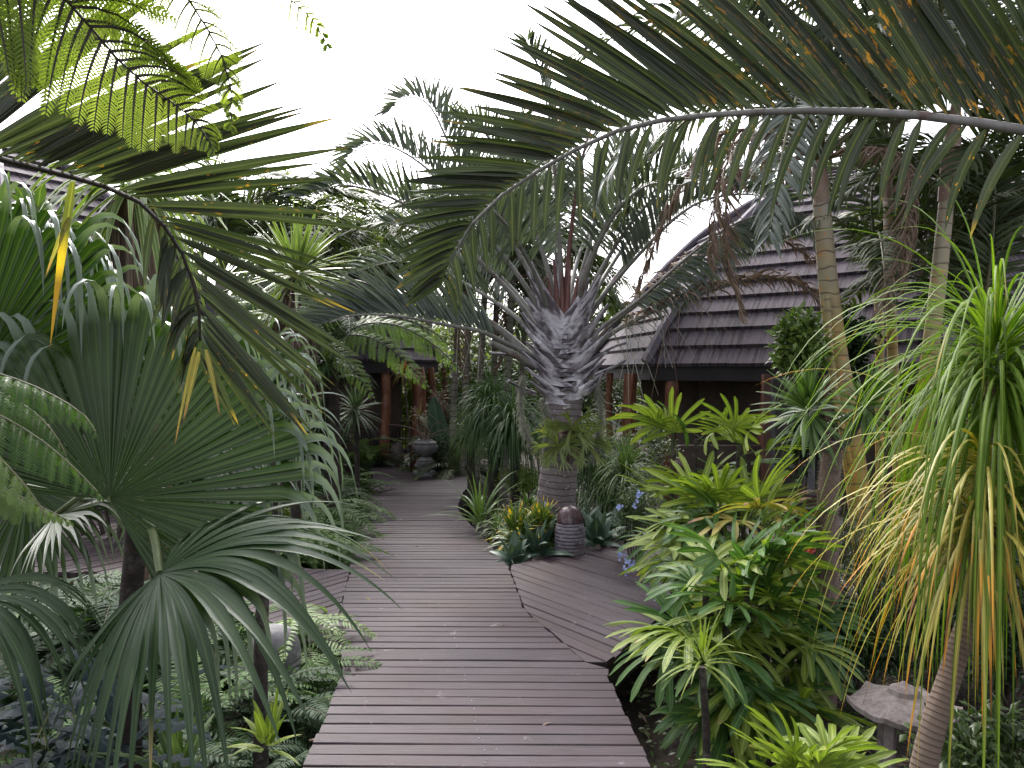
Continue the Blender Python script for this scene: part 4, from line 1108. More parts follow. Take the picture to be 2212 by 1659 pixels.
FR = {}
for v in range(3):
    mb = MB(); s = v * .13
    pinnate(mb, [A(0, 0, 0), A(.22, 0, .20 + s), A(.5, .02, .28 + s), A(.8, 0, .2 + s * .6), A(1.0, -.03, .02)], n=44, L=.155, Wd=.026, a0=85, a1=62, V=6, droop=.35, r0=.006, r1=.002, t0=.12, nseg=4, jit=.05,
            lprof=lambda t: np.sin(np.clip(t * .85 + .15, 0, 1) * PI) ** .8, prof=p_lance)
    for q, mm in (('fern', 'f_fern'), ('fernd', 'f_fernd'), ('fernl', 'f_fernl')):
        FR[q + str(v)] = mb.mesh('fern_frond', [M[mm], M['rachis']])
    mb = MB()
    fernfrond(mb, [A(0, 0, 0), A(.3, 0, .22 + s), A(.65, .02, .26 + s), A(1.0, 0, .12 + s * .6), A(1.25, -.03, -.1)], n=24, L=.26, npl=15, Lp=.038, Wp=.010, a0=78, a1=60, V=0, droop=.6, r0=.010, r1=.003, t0=.15)
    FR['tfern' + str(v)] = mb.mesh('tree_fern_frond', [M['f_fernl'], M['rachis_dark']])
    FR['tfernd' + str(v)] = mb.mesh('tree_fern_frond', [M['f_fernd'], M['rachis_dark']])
    mb = MB()
    pinnate(mb, [A(0, 0, 0), A(.35, 0, .55 - s), A(.9, .03, .85 - s), A(1.5, 0, .75 - s * 2), A(2.0, -.05, .35 - s * 3)], n=46, L=.50, Wd=.034, a0=62, a1=34, V=25 - 8 * v, droop=.7, r0=.022, r1=.004, t0=.16, nseg=5, jit=.08)
    FR['bg' + str(v)] = mb.mesh('palm_frond', [M['f_bg'], M['rachis']])
    FR['bgl' + str(v)] = mb.mesh('palm_frond', [M['f_bgl'], M['rachis']])
    FR['tri' + str(v)] = mb.mesh('palm_frond', [M['f_tri'], M['rachis']])
    mb = MB()
    pinnate(mb, [A(0, 0, 0), A(.35, 0, .45 - s), A(.85, .03, .55 - s), A(1.3, 0, .2 - s * 2), A(1.6, -.05, -.3 - s * 3)], n=46, L=.42, Wd=.026, a0=62, a1=34, V=15, droop=1.6, r0=.02, r1=.004, t0=.16, nseg=5, jit=.25, twist=1.2)
    FR['dead' + str(v)] = mb.mesh('dead_frond', [M['f_dead'], M['skirt']])
    # lady palm leaves
    for q, mm in (('lady', 'f_lady'), ('ladyb', 'f_ladyb'), ('ladyy', 'f_ladyy')):
        mb = MB(); hub = A(.24, 0, .05); ns = 8 + v
        tube(mb, [A(0, 0, 0), A(.12, 0, .04), hub], [.0042, .003], 5, 1)
        th = np.radians(np.linspace(-95, 95, ns) + R_.randn(ns) * 4)
        D = np.c_[np.cos(th), np.sin(th), .22 + .1 * R_.randn(ns)]
        S = np.c_[-np.sin(th), np.cos(th), th * 0]
        blades(mb, np.repeat(hub[None], ns, 0), D, S, (.30 + .05 * np.cos(th)) * (1 + .08 * R_.randn(ns)), .034 + .008 * R_.rand(ns), n=7, droop=.25 + .2 * v, prof=p_blunt, fold=.16)
        FR[q + str(v)] = mb.mesh('lady_palm_leaf', [M[mm], M['stem_green']])


def rotm(loc, az, tilt=0., s=1., roll=0.):
    return Matrix.Translation(Vector([float(q) for q in loc])) @ Matrix.Rotation(az, 4, 'Z') @ Matrix.Rotation(-tilt, 4, 'Y') @ Matrix.Rotation(roll, 4, 'X') @ Matrix.Scale(s, 4)


rr = random.Random(21)


def fern(px, py, Y, s, n, kind, label, group=None, z=GZ, tilt=25, azr=(0, 360), name='fern', cat='fern'):
    p = W(px, py, Y)
    root = empty(name, (p[0], p[1], z), label, cat, group)
    for i in range(n):
        az = rad(azr[0] + (azr[1] - azr[0]) * ((i * .618 + rr.random() * .08) % 1))
        t = rad(tilt + rr.uniform(-22, 28))
        inst('frond', FR[kind + str(rr.randrange(3))], root, rotm((0, 0, rr.uniform(0, .05)), az, t, s * rr.uniform(.75, 1.15), rad(rr.uniform(-12, 12))))
    return root


gL = 'ferns in the bed left of the boardwalk'
FE = [  # px, py(for x only), Y, size, n, kind, label
    (715, 1200, 6.6, .62, 22, 'fern', 'green sword fern spilling over the boardwalk edge beside the left side deck'),
    (655, 1190, 6.9, .70, 20, 'fernl', 'pale yellow-green fern just left of the fern at the side deck'),
    (745, 1100, 8.4, .72, 20, 'fern', 'green fern at the left edge of the boardwalk halfway along'),
    (680, 1080, 8.8, .80, 20, 'fernd', 'dark green fern behind the fern halfway along the boardwalk'),
    (765, 1050, 10.0, .75, 20, 'fern', 'green fern where the far boardwalk begins to bend left'),
    (700, 1000, 10.8, .85, 18, 'fernd', 'dark fern below the spiky dracaena near the pavilion'),
    (620, 1090, 8.0, .75, 18, 'fernl', 'light green fern behind the rope bollards'),
    (600, 1020, 9.6, .85, 18, 'fern', 'green fern deep in the left bed behind the bollards'),
    (520, 1080, 8.8, .85, 18, 'fernd', 'dark fern behind the left deck'),
    (440, 1050, 8.6, .9, 16, 'fern', 'green fern at the far side of the left deck'),
    (330, 1050, 8.8, .9, 16, 'fernd', 'dark fern left of the far side of the left deck'),
    (690, 1400, 4.15, .55, 22, 'fern', 'pale-backed fern spilling onto the boardwalk below the left side deck'),
    (630, 1380, 4.6, .60, 20, 'fernl', 'bright fern in front of the left side deck'),
    (590, 1470, 3.9, .55, 18, 'fernd', 'dark green fern at the foot of the young fan palm'),
    (480, 1380, 4.4, .65, 18, 'fern', 'fern under the drooping fan leaf'),
    (420, 1480, 3.7, .60, 18, 'fern', 'ladder-like fern right of the dark palm trunk'),
    (330, 1400, 4.3, .65, 16, 'fernd', 'dark fern behind the dark palm trunk'),
    (500, 1540, 3.4, .50, 16, 'fernd', 'low dark fern in the shade near the bottom left'),
    (180, 1480, 3.6, .60, 16, 'fernd', 'shaded fern near the bottom left corner'),
    (60, 1400, 3.9, .65, 14, 'fernd', 'shaded fern at the left edge under the fan leaf'),
    (640, 1560, 3.35, .40, 14, 'fernd', 'small dark fern against the near left edge of the boardwalk'),
    (250, 1250, 5.4, .6, 14, 'fern', 'green fern beside the left deck behind the dark trunk'),
    (120, 1240, 5.6, .6, 14, 'fernd', 'dark fern at the near side of the left deck by the picture edge'),
    (818, 930, 13.0, .70, 16, 'fernd', 'dark tall fern behind the brown ribbed lamp'),
    (880, 975, 12.6, .50, 16, 'fernl', 'light green fern between the ribbed lamp and the stone head'),
    (790, 920, 13.0, .9, 20, 'fernl', 'fern in front of the pavilion post'),
]
FE += [(60, 1200, 4.9, .85, 18, 'fernd', 'leafy dark fern at the left edge in front of the left deck'), (170, 1180, 5.0, .75, 18, 'fern', 'green fern in front of the left deck near the picture edge'),
       (300, 1180, 4.7, .7, 16, 'fernd', 'dark fern right behind the dark palm trunk at deck height'), (400, 1200, 5.1, .6, 16, 'fern', 'fern filling the gap before the left deck'),
       (100, 1350, 3.5, .6, 16, 'fern', 'fern under the backlit pale fan leaf'), (360, 1560, 3.1, .5, 18, 'fernd', 'dark low fern at the bottom between the palm trunk and the boardwalk'),
       (640, 1300, 5.0, .5, 16, 'fern', 'small fern poking over the near side of the left deck'), (700, 1480, 3.75, .42, 16, 'fernd', 'dark fern hugging the boardwalk edge below the dead brown frond')]
FE += [(735, 1010, 10.4, .75, 22, 'fernl', 'pale green fern on the left bank near the far bend of the boardwalk'), (725, 1060, 9.3, .70, 22, 'fern', 'dense green fern on the left bank, between the far bend and the halfway fern'),
       (735, 1150, 7.5, .66, 22, 'fern', 'arching green fern on the left bank just beyond the left deck'), (690, 1130, 7.7, .80, 20, 'fern', 'tall green fern behind the arching one beyond the left deck'),
       (640, 1150, 7.2, .8, 18, 'fern', 'tall fern between the rope bollards and the boardwalk'), (560, 1120, 7.6, .8, 18, 'fernl', 'pale fern close behind the nearest bollard'),
       (230, 1150, 4.4, .9, 18, 'fernd', 'big dark fern hiding the left deck behind the palm trunk')]
for e in FE:
    fern(e[0], e[1], e[2], e[3], e[4], e[5], e[6], gL)
gR = 'ferns in the bed between the walkways'
for e in [(1150, 1080, 8.6, .50, 22, 'fernl', 'lime green fern left of the thick palm trunk'),
          (1120, 1110, 8.0, .45, 18, 'fernl', 'small lime fern near the right edge of the boardwalk'),
          (1180, 1010, 9.4, .6, 18, 'fernl', 'lime green fern behind the thick palm trunk'),
          (1010, 960, 12.5, .8, 16, 'fernd', 'dark fern right of the clipped dark shrub'),
          (1330, 960, 10.5, .9, 18, 'fernl', 'bright fern behind the house post at right of the palm')]:
    fern(*e, gR)
for (px, py, lab, sc_, az) in ((745, 1432, 'curled dead brown fern frond at the left edge of the boardwalk', .28, -60), (668, 1600, 'dry rust-brown fern frond at the near left edge of the boardwalk', .24, -20)):
    p = G(px, py, -.04); root = empty('dead_fern_frond', p, lab, 'fern frond', 'dead fern fronds at the boardwalk edge')
    for k_ in range(3): inst('frond', FR['dead' + str(k_)], root, rotm((0, 0, 0), rad(az + 35 * k_), rad(-40), sc_))
for (px, py, lab, az, mt_) in ((790, 1293, 'small orange fallen leaf lying on the boardwalk', 20, 'f_ladyy'), (1085, 1350, 'brown fallen leaf lying near the side deck joint', 80, 'f_dead'), (905, 1180, 'tiny brown leaf lying on the far boardwalk', 140, 'f_dead'), (1190, 1560, 'brown dry leaf on the near boards', 200, 'f_dead'), (1180, 1280, 'dry curled leaf lying on the side deck', 250, 'f_dead')):
    p = G(px, py, .006); mb = MB(); blades(mb, p, A(math.cos(rad(az)), math.sin(rad(az)), .12), A(-math.sin(rad(az)), math.cos(rad(az)), .1), .05, .018, n=5, prof=p_leaf, droop=.4, fold=.3)
    tag(mb.obj('fallen_leaf', M[mt_]), lab, 'fallen leaf', 'fallen leaves on the boards')
# pale nail heads along the middle of the near boards
mb = MB(); k_ = 0
for v_ in np.arange(0, 1, .031):
    k_ += 1
    if (k_ * 7) % 5 < 2: continue
    p = G(980 + 74 * v_ + 3 * math.sin(k_ * 3.1), 1369 + 290 * v_, .0035)
    r_ = .0016 + .0009 * ((k_ * 7) % 3)
    lathe(mb, p, [(.0005, .0012), (r_, .0008), (r_, -.001)], 8, 0)
mb.obj('nail_row', M['curtain'], bpy.data.objects['boardwalk'])
# a few thin fronds reaching over the boards
for (px, py, Y, z) in ((745, 1085, 8.3, .02), (760, 1065, 8.9, .05)):
    pass

# tree ferns by the pavilion
def treefern(name, label, px, base_py, top_py, Y, s, n, kind, r=.07, tilt=20, extra=(), roll=0.):
    p = W(px, base_py, Y); t = W(px, top_py, Y + .1)
    root = empty(name, (p[0], p[1], GZ), label, 'tree fern')
    mb = MB(); tube(mb, spl([A(p[0], p[1], GZ - .1), (A(p[0], p[1], GZ) + t) / 2 + A(.04, 0, 0), t], 16), [r * 1.2, r, r * .8], 12); mb.obj('trunk', M['dark_trunk'], root)
    off = t - A(p[0], p[1], GZ)
    for i in range(n):
        az = i * 2.4 + rr.uniform(-.2, .2)
        inst('frond', FR[kind + str(rr.randrange(3))], root, rotm(off, az, rad(tilt + rr.uniform(-25, 20)), s * rr.uniform(.8, 1.15), rad(rr.uniform(-10, 10))))
    for (az, ti, sc_, kd) in extra:
        inst('frond', FR[kd + '1'], root, rotm(off, rad(az), rad(ti), sc_, rad(roll)))
    return root


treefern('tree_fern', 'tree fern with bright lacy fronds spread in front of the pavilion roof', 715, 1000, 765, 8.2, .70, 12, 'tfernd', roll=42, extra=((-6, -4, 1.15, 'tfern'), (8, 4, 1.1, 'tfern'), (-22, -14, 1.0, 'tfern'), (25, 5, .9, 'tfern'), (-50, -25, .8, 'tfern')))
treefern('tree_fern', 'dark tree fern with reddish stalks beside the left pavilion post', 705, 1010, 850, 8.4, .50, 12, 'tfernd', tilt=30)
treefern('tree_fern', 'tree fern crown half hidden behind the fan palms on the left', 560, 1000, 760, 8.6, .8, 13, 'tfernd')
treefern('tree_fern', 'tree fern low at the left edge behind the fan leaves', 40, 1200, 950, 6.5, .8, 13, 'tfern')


# ------------------------------------------------------------------ rosette plants
def rosplant(name, label, cat, px, py, Y, mat, trunk=None, tr=.03, skirt=0, group=None, base_px=None, **k):
    c_ = W(px, py, Y)
    bx = W(base_px if base_px is not None else px, py, Y)
    if trunk is None:
        mb = MB(); rosette(mb, c_, **k)
        return tag(mb.obj(name, mat), label, cat, group)
    root = empty(name, (bx[0], bx[1], GZ), label, cat, group)
    mb = MB(); rosette(mb, c_, **k); mb.obj('crown', mat, root)
    mb = MB(); tube(mb, spl([A(bx[0], bx[1], GZ - .1), (A(bx[0], bx[1], GZ) + c_) / 2 + A(.02, 0, 0), c_], 14), [tr * 1.15, tr], 10); mb.obj('trunk', trunk, root)
    if skirt:
        mb = MB(); n = 260
        h = R_.rand(n); az = R_.rand(n) * 2 * PI
        q = nrm(A(bx[0], bx[1], GZ) - c_)
        P = c_ + q * (h * skirt)[:, None] + np.c_[np.cos(az), np.sin(az), az * 0] * (.03 + .5 * k['L'] * .25 * (1 - h * .5))[:, None]
        D = np.c_[np.cos(az) * .30, np.sin(az) * .30, -np.ones(n)]
        blades(mb, P, D, np.c_[-np.sin(az), np.cos(az), az * 0], k['L'] * (.5 + .4 * R_.rand(n)), .03, n=5, droop=.4, prof=p_strap, twist=.8)
        mb.obj('dead_leaf_skirt', M['f_dead'], root)
    return root


rosplant('pandanus', 'tree with thick skirt of dry brown leaves under its green crown behind the fan palms', 'tree', 290, 430, 5.2, M['f_yucca'], trunk=M['skirt'], tr=.10, base_px=345,
         n=80, L=.85, Wd=.055, e0=-60, e1=60, droop=1.0, nseg=8, r=.06)
root = bpy.data.objects['pandanus']
for (x0, x1, n) in ((300, 350, 700),):
    mb = MB()
    h = R_.rand(n); az = R_.rand(n) * 2 * PI
    a_, b_ = W(290, 440, 5.2), W(340, 700, 5.2)
    P = a_ + (b_ - a_) * h[:, None] + np.c_[np.cos(az), np.sin(az), az * 0] * .17
    blades(mb, P, np.c_[np.cos(az) * .12 + .12, np.sin(az) * .12, -np.ones(n)], np.c_[-np.sin(az), np.cos(az), az * 0], .35 + .4 * R_.rand(n), .022, n=5, droop=.3, prof=p_strap, twist=.5)
    mb.obj('dead_leaf_skirt', M['f_dead'], root)
rosplant('yucca', 'spiky light-green yucca crown with long straight leaves above the fan palms', 'yucca', 642, 600, 7.6, M['f_yucca'], trunk=M['dark_trunk'], tr=.05, skirt=.95, base_px=632,
         n=120, L=.66, Wd=.038, e0=-50, e1=85, droop=.12, nseg=5, r=.03)
rosplant('yucca', 'second yucca with drooping leaves beneath the spiky one, beside dry brown skirts', 'yucca', 605, 700, 8.0, M['f_yucca'], trunk=M['dark_trunk'], tr=.04, skirt=.9, base_px=598,
         n=90, L=.60, Wd=.036, e0=-50, e1=75, droop=.5, nseg=6, r=.03)
rosplant('dracaena', 'dark spiky dracaena with pale-edged leaves left of the pavilion', 'dracaena', 768, 893, 9.5, M['f_dra'], trunk=M['dark_trunk'], tr=.03,
         n=90, L=.36, Wd=.024, e0=-60, e1=85, droop=.25, nseg=5)
rosplant('dracaena', 'smaller spiky dracaena left of the tree fern by the pavilion', 'dracaena', 700, 905, 10.5, M['f_dra'], trunk=M['dark_trunk'], tr=.03,
         n=70, L=.36, Wd=.024, e0=-50, e1=85, droop=.35, nseg=5)
rosplant('bromeliad', 'bromeliad with a scarlet centre on a thin stalk in front of the pavilion', 'bromeliad', 872, 812, 12.6, M['f_red'], trunk=M['twig'], tr=.012, base_px=890,
         n=34, L=.36, Wd=.026, e0=-5, e1=75, droop=1.0, nseg=6)
mb = MB(); rosette(mb, W(872, 808, 12.6), n=9, L=.22, Wd=.026, e0=50, e1=88, droop=.2); mb.obj('red_centre', M['f_redc'], bpy.data.objects['bromeliad'])
rosplant('bromeliad', 'brown-stalked bird-nest rosette in the tree fern left of the pavilion', 'bromeliad', 700, 790, 8.2, M['f_grassd'], n=40, L=.30, Wd=.05, e0=-20, e1=70, droop=.8)
rosplant('dracaena', 'thin reddish-stemmed dracaena in front of the pavilion wall', 'dracaena', 905, 905, 12.4, M['f_red'], trunk=M['twig'], tr=.012, base_px=915, n=34, L=.26, Wd=.014, e0=-30, e1=75, droop=.8)
rosplant('dracaena', 'dead brown dracaena rosette beside the right pavilion post', 'dracaena', 950, 870, 13.2, M['f_dead'], trunk=M['twig'], tr=.02, n=50, L=.32, Wd=.02, e0=-60, e1=70, droop=.8)

# bed right of the boardwalk
rosplant('ponytail_palm', 'large mop-shaped dark green grassy plant right of the far boardwalk', 'ponytail palm', 1062, 905, 9.3, M['f_grassd'], trunk=M['dark_trunk'], tr=.06,
         n=560, L=.60, Wd=.015, e0=-10, e1=88, droop=1.9, nseg=8, r=.05, fold=.1)
rosplant('ponytail_palm', 'second grassy mop left behind the first, lower', 'ponytail palm', 1015, 950, 10.2, M['f_grass'], trunk=M['dark_trunk'], tr=.05,
         n=260, L=.42, Wd=.013, e0=-10, e1=88, droop=1.9, nseg=7, r=.05, fold=.1)
rosplant('ponytail_palm', 'grassy mop low behind the thick palm trunk', 'ponytail palm', 1110, 940, 8.9, M['f_grassd'], trunk=M['dark_trunk'], tr=.05,
         n=400, L=.66, Wd=.014, e0=-10, e1=88, droop=1.9, nseg=7, r=.05, fold=.1)
rosplant('ponytail_palm', 'light green fountain of grassy leaves right of the thick palm trunk', 'ponytail palm', 1352, 1040, 7.8, M['f_grass'], trunk=M['twig'], tr=.03,
         n=300, L=.52, Wd=.011, e0=5, e1=88, droop=1.5, nseg=8, r=.03, fold=.1)
rosplant('ponytail_palm', 'second grassy fountain below, close behind the ribbed stone lamp', 'ponytail palm', 1300, 1095, 7.9, M['f_grassd'], trunk=M['twig'], tr=.03,
         n=260, L=.50, Wd=.011, e0=5, e1=88, droop=1.6, nseg=8, r=.03, fold=.1)
for (px, py, lab) in ((1250, 945, 'dark hanging strap-leaved plant behind the right side of the palm trunk'), (1285, 1010, 'dark strappy plant between the palm trunk and the grassy fountain')):
    rosplant('strap_plant', lab, 'plant', px, py, 8.3, M['f_grassd'], n=220, L=.75, Wd=.014, e0=-20, e1=80, droop=2.0, nseg=8)
rosplant('iris_clump', 'strap-leaved lily clump leaning over the right edge of the far boardwalk', 'plant', 1038, 1135, 7.7, M['f_grass'], n=26, L=.58, Wd=.034, e0=25, e1=85, droop=.6, nseg=7)
rosplant('iris_clump', 'small grassy clump in a dark pot beside the boardwalk edge', 'plant', 1075, 1150, 7.3, M['f_grass'], n=60, L=.26, Wd=.010, e0=5, e1=85, droop=1.0, nseg=6)
rosplant('croton', 'low plant with yellow-tipped leaves left of the ribbed stone lamp', 'plant', 1115, 1180, 6.9, M['f_croton'], n=110, L=.21, Wd=.034, e0=-5, e1=85, droop=.5, r=.05, ljit=.3)
rosplant('croton', 'second yellow-tipped plant, touching the ribbed stone lamp', 'plant', 1170, 1165, 6.95, M['f_croton'], n=110, L=.21, Wd=.034, e0=-5, e1=85, droop=.5, r=.05, ljit=.3)
for i, (px, py, Y, s, lab) in enumerate(((1110, 1212, 6.62, .24, 'small agave rosette at the corner of the two boardwalks'), (1160, 1195, 6.8, .34, 'broad smooth agave leaves left of the ribbed stone lamp'),
                                 (1290, 1170, 7.15, .34, 'broad blue-green agave right of the ribbed stone lamp'), (1325, 1160, 7.4, .30, 'blue-green agave by the far edge of the side deck'),
                                 (1195, 1180, 7.0, .32, 'agave right behind the yellow-tipped plant'), (1265, 1150, 7.5, .34, 'agave behind the ribbed stone lamp'))):
    rosplant('agave', lab, 'agave', px, py + 12, Y, M['f_agave'], n=16, L=s, Wd=.11 * s / .3, e0=15, e1=80, droop=.3, nseg=6, prof=lambda v: np.sin(np.clip(v, 0, 1) ** .75 * PI) ** .7 * .95 + .03, fold=.25, ljit=.1, group='agaves in the bed between the walkways')
rosplant('bromeliad', 'pale striped bromeliad in the lime ferns beside the palm trunk', 'bromeliad', 1140, 1105, 7.9, M['f_grass'], n=36, L=.24, Wd=.03, e0=5, e1=75, droop=.8)
# big paddle leaf and neighbours near the pavilion
mb = MB()
a_, b_ = W(958, 1000, 13.0), W(936, 858, 13.0)
blades(mb, a_, b_ - a_, A(1, .3, 0), np.linalg.norm(b_ - a_), .34, n=10, droop=.02, prof=lambda v: np.sin(np.clip(v * .9 + .08, 0, 1) * PI) ** .6, fold=.1, rnd=.3)
a_, b_ = W(990, 1000, 13.3), W(985, 880, 13.3)
blades(mb, a_, b_ - a_, A(.7, .8, 0), np.linalg.norm(b_ - a_), .25, n=10, droop=.2, prof=lambda v: np.sin(np.clip(v * .9 + .08, 0, 1) * PI) ** .6, fold=.1, rnd=.7)
tag(mb.obj('banana_plant', leafmat('smooth_paddle_leaf', (.03, .085, .045), (.035, .095, .05), rough=.4, trans=.1)), 'plant with one upright smooth paddle leaf right of the pavilion', 'plant')
for (px, py, Y, lab) in ((985, 930, 12.0, 'low feathery palm right of the paddle leaf'), (930, 960, 13.2, 'small feathery palm behind the stone head')):
    fern(px, py, Y, .55, 9, 'bg', lab, name='parlour_palm', cat='palm', z=GZ + .1, tilt=30)


# ------------------------------------------------------------------ shrubs
def shrub(name, label, cat, px, py, Y, rx, mat, n=1500, s=.05, w=.55, blobs=12, group=None, seed=1, droop=.3, base=None, twigs=12):
    c_ = W(px, py, Y)
    root = empty(name, (c_[0], c_[1], GZ), label, cat, group)
    mb = MB(); leafcloud(mb, c_, rx, n=n, s=s, w=w, blobs=blobs, seed=seed, twigs=0, droop=droop); mb.obj('foliage', mat, root)
    mb = MB(); leafcloud(mb, c_, np.asarray(rx) * .8, n=2, s=.001, blobs=blobs, seed=seed, twigs=twigs, base=(c_[0], c_[1], GZ), m=0, mt=0); mb.obj('stem', M['twig'], root)
    return root


shrub('shrub', 'round dark clipped shrub right of the stone head with the pot', 'shrub', 962, 970, 12.3, (.34, .3, .32), M['f_shrubd'], 2600, .04, seed=3, blobs=22)
shrub('shrub', 'open leafy shrub in front of the house posts right of the palm', 'shrub', 1385, 975, 9.2, (.42, .35, .36), M['f_shrub'], 1500, .045, seed=4, blobs=26, w=.6)
shrub('shrub', 'leafy shrub behind the palm trunk under the hanging moss', 'shrub', 1180, 930, 10.3, (.35, .35, .45), M['f_shrub'], 1600, .045, seed=5, blobs=18)
pl = shrub('plumbago', 'small-leaved bush with pale blue flowers beside the side deck', 'shrub', 1365, 1110, 6.6, (.20, .2, .34), M['f_shrub'], 2200, .030, seed=6, blobs=22)
mb = MB()
for (px, py, Y, n) in ((1362, 1222, 5.9, 34), (1340, 1198, 6.3, 9), (1380, 1068, 6.35, 12), (1340, 1095, 6.35, 9), (1372, 1090, 6.4, 6), (1350, 1255, 5.9, 3)):
    c_ = W(px, py, Y)
    P = c_ + R_.randn(n, 3) * (.028 if n > 20 else .016)
    for j in range(n):
        ax_ = nrm(A(R_.randn() * .5, -1, .5 + R_.randn() * .4)); x_ = nrm(np.cross(ax_, A(0, 0, 1))); y_ = np.cross(ax_, x_)
        th = np.arange(5) * 2 * PI / 5 + R_.rand() * 6
        D = np.cos(th)[:, None] * x_ + np.sin(th)[:, None] * y_
        blades(mb, np.repeat(P[j][None], 5, 0), D, np.cross(D, ax_), .014, .011, n=2, prof=p_leaf, flat=True)
mb.obj('blossom', M['flower'], pl)
shrub('shrub', 'lime green bush behind the boardwalk plants left of the palm trunk', 'shrub', 1130, 1040, 9.0, (.3, .3, .2), M['f_shrubl'], 1800, .035, seed=7, blobs=18)
shrub('climber', 'round leafy climber clinging to the yellow palm stem, in front of the roof', 'climbing plant', 1728, 745, 6.1, (.22, .2, .30), M['f_climb'], 1300, .058, w=.75, seed=8, blobs=20)
shrub('climber', 'dark round-leaved climber between the yellow palm stems', 'climbing plant', 1835, 745, 7.4, (.30, .25, .32), M['f_shrubd'], 1500, .065, w=.8, seed=9, blobs=20)
shrub('climber', 'thin round-leaved vine hanging left of the spiny trunk', 'climbing plant', 1728, 955, 5.6, (.07, .07, .36), M['f_shrubd'], 240, .06, w=.85, seed=10, blobs=14)
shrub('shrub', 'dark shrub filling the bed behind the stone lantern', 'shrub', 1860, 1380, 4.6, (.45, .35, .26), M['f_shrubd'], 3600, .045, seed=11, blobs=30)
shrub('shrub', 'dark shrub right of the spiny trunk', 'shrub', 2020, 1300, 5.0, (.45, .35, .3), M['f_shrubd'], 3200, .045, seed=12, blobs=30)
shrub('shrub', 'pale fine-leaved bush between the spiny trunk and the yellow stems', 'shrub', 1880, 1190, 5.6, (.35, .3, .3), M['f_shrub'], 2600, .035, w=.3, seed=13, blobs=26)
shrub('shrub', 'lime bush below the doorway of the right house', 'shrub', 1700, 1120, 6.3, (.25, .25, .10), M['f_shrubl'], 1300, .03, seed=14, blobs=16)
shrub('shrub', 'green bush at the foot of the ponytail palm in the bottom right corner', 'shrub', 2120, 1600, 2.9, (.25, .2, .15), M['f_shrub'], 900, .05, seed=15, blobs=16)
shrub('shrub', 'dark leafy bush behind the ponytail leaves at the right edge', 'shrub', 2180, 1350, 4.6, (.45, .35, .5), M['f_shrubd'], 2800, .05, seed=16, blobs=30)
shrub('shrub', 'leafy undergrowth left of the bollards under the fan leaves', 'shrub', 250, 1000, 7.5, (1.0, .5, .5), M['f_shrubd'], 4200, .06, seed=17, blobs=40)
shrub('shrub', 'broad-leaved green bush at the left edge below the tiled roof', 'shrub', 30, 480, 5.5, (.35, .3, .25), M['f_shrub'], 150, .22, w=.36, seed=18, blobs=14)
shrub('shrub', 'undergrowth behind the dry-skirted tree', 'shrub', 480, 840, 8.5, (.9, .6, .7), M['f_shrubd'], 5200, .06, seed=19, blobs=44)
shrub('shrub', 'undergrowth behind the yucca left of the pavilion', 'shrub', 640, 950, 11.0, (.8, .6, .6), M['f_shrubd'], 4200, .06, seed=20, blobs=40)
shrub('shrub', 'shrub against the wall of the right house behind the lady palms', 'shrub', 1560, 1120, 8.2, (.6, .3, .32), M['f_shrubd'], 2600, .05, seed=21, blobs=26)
shrub('shrub', 'bushy green growth at the right edge above the ponytail palm', 'shrub', 2150, 1000, 6.2, (.5, .5, .8), M['f_shrub'], 3800, .05, seed=22, blobs=34)


# ------------------------------------------------------------------ lady palms on the right
def ladypalm(label, px, py, Y, rx, n, kinds='lady', canes=5, s=1.0, tilt=(-35, 70), zlow=.6):
    c_ = W(px, py, Y); rx = A(*rx)
    root = empty('lady_palm', (c_[0], c_[1], GZ), label, 'lady palm', 'lady palms beside the side deck')
    base = A(c_[0], c_[1], GZ)
    tips = []
    for k in range(canes):
        a = k * 2.4; e = c_ + A(math.cos(a) * rx[0] * .45, math.sin(a) * rx[1] * .45, rx[2] * rr.uniform(-.2, .65))
        b_ = base + A(math.cos(a) * .12, math.sin(a) * .12, -.1)
        mb = MB(); tube(mb, spl([b_, (b_ + e) / 2 + A(math.cos(a) * .02, 0, 0), e], 12), [.016, .013], 8); mb.obj('cane', M['dark_trunk'], root)
        tips.append((b_, e))
    for i in range(n):
        b_, e = tips[i % canes]
        f = 1 - (rr.random() ** 1.4) * zlow
        o = b_ + (e - b_) * f - base
        out = (o + base - c_) / rx
        az = math.atan2(out[1], out[0]) + rr.gauss(0, 1.0) if i % 3 else i * 2.4
        if rr.random() < .35: az = -PI / 2 + rr.gauss(0, .9)
        t = rr.uniform(tilt[0], tilt[1]) * (1 if f > .8 else .4) - (15 if f < .7 else 0)
        ks = kinds.split(',')
        k = ks[min(int(rr.random() * len(ks)), len(ks) - 1)]
        reach = min(1.2, max(.7, (rx[0] / .5)))
        inst('leaf', FR[k + str(rr.randrange(3))], root, rotm(o, az, rad(t), s * rr.uniform(.8, 1.15), rad(rr.uniform(-25, 25))))
    return root


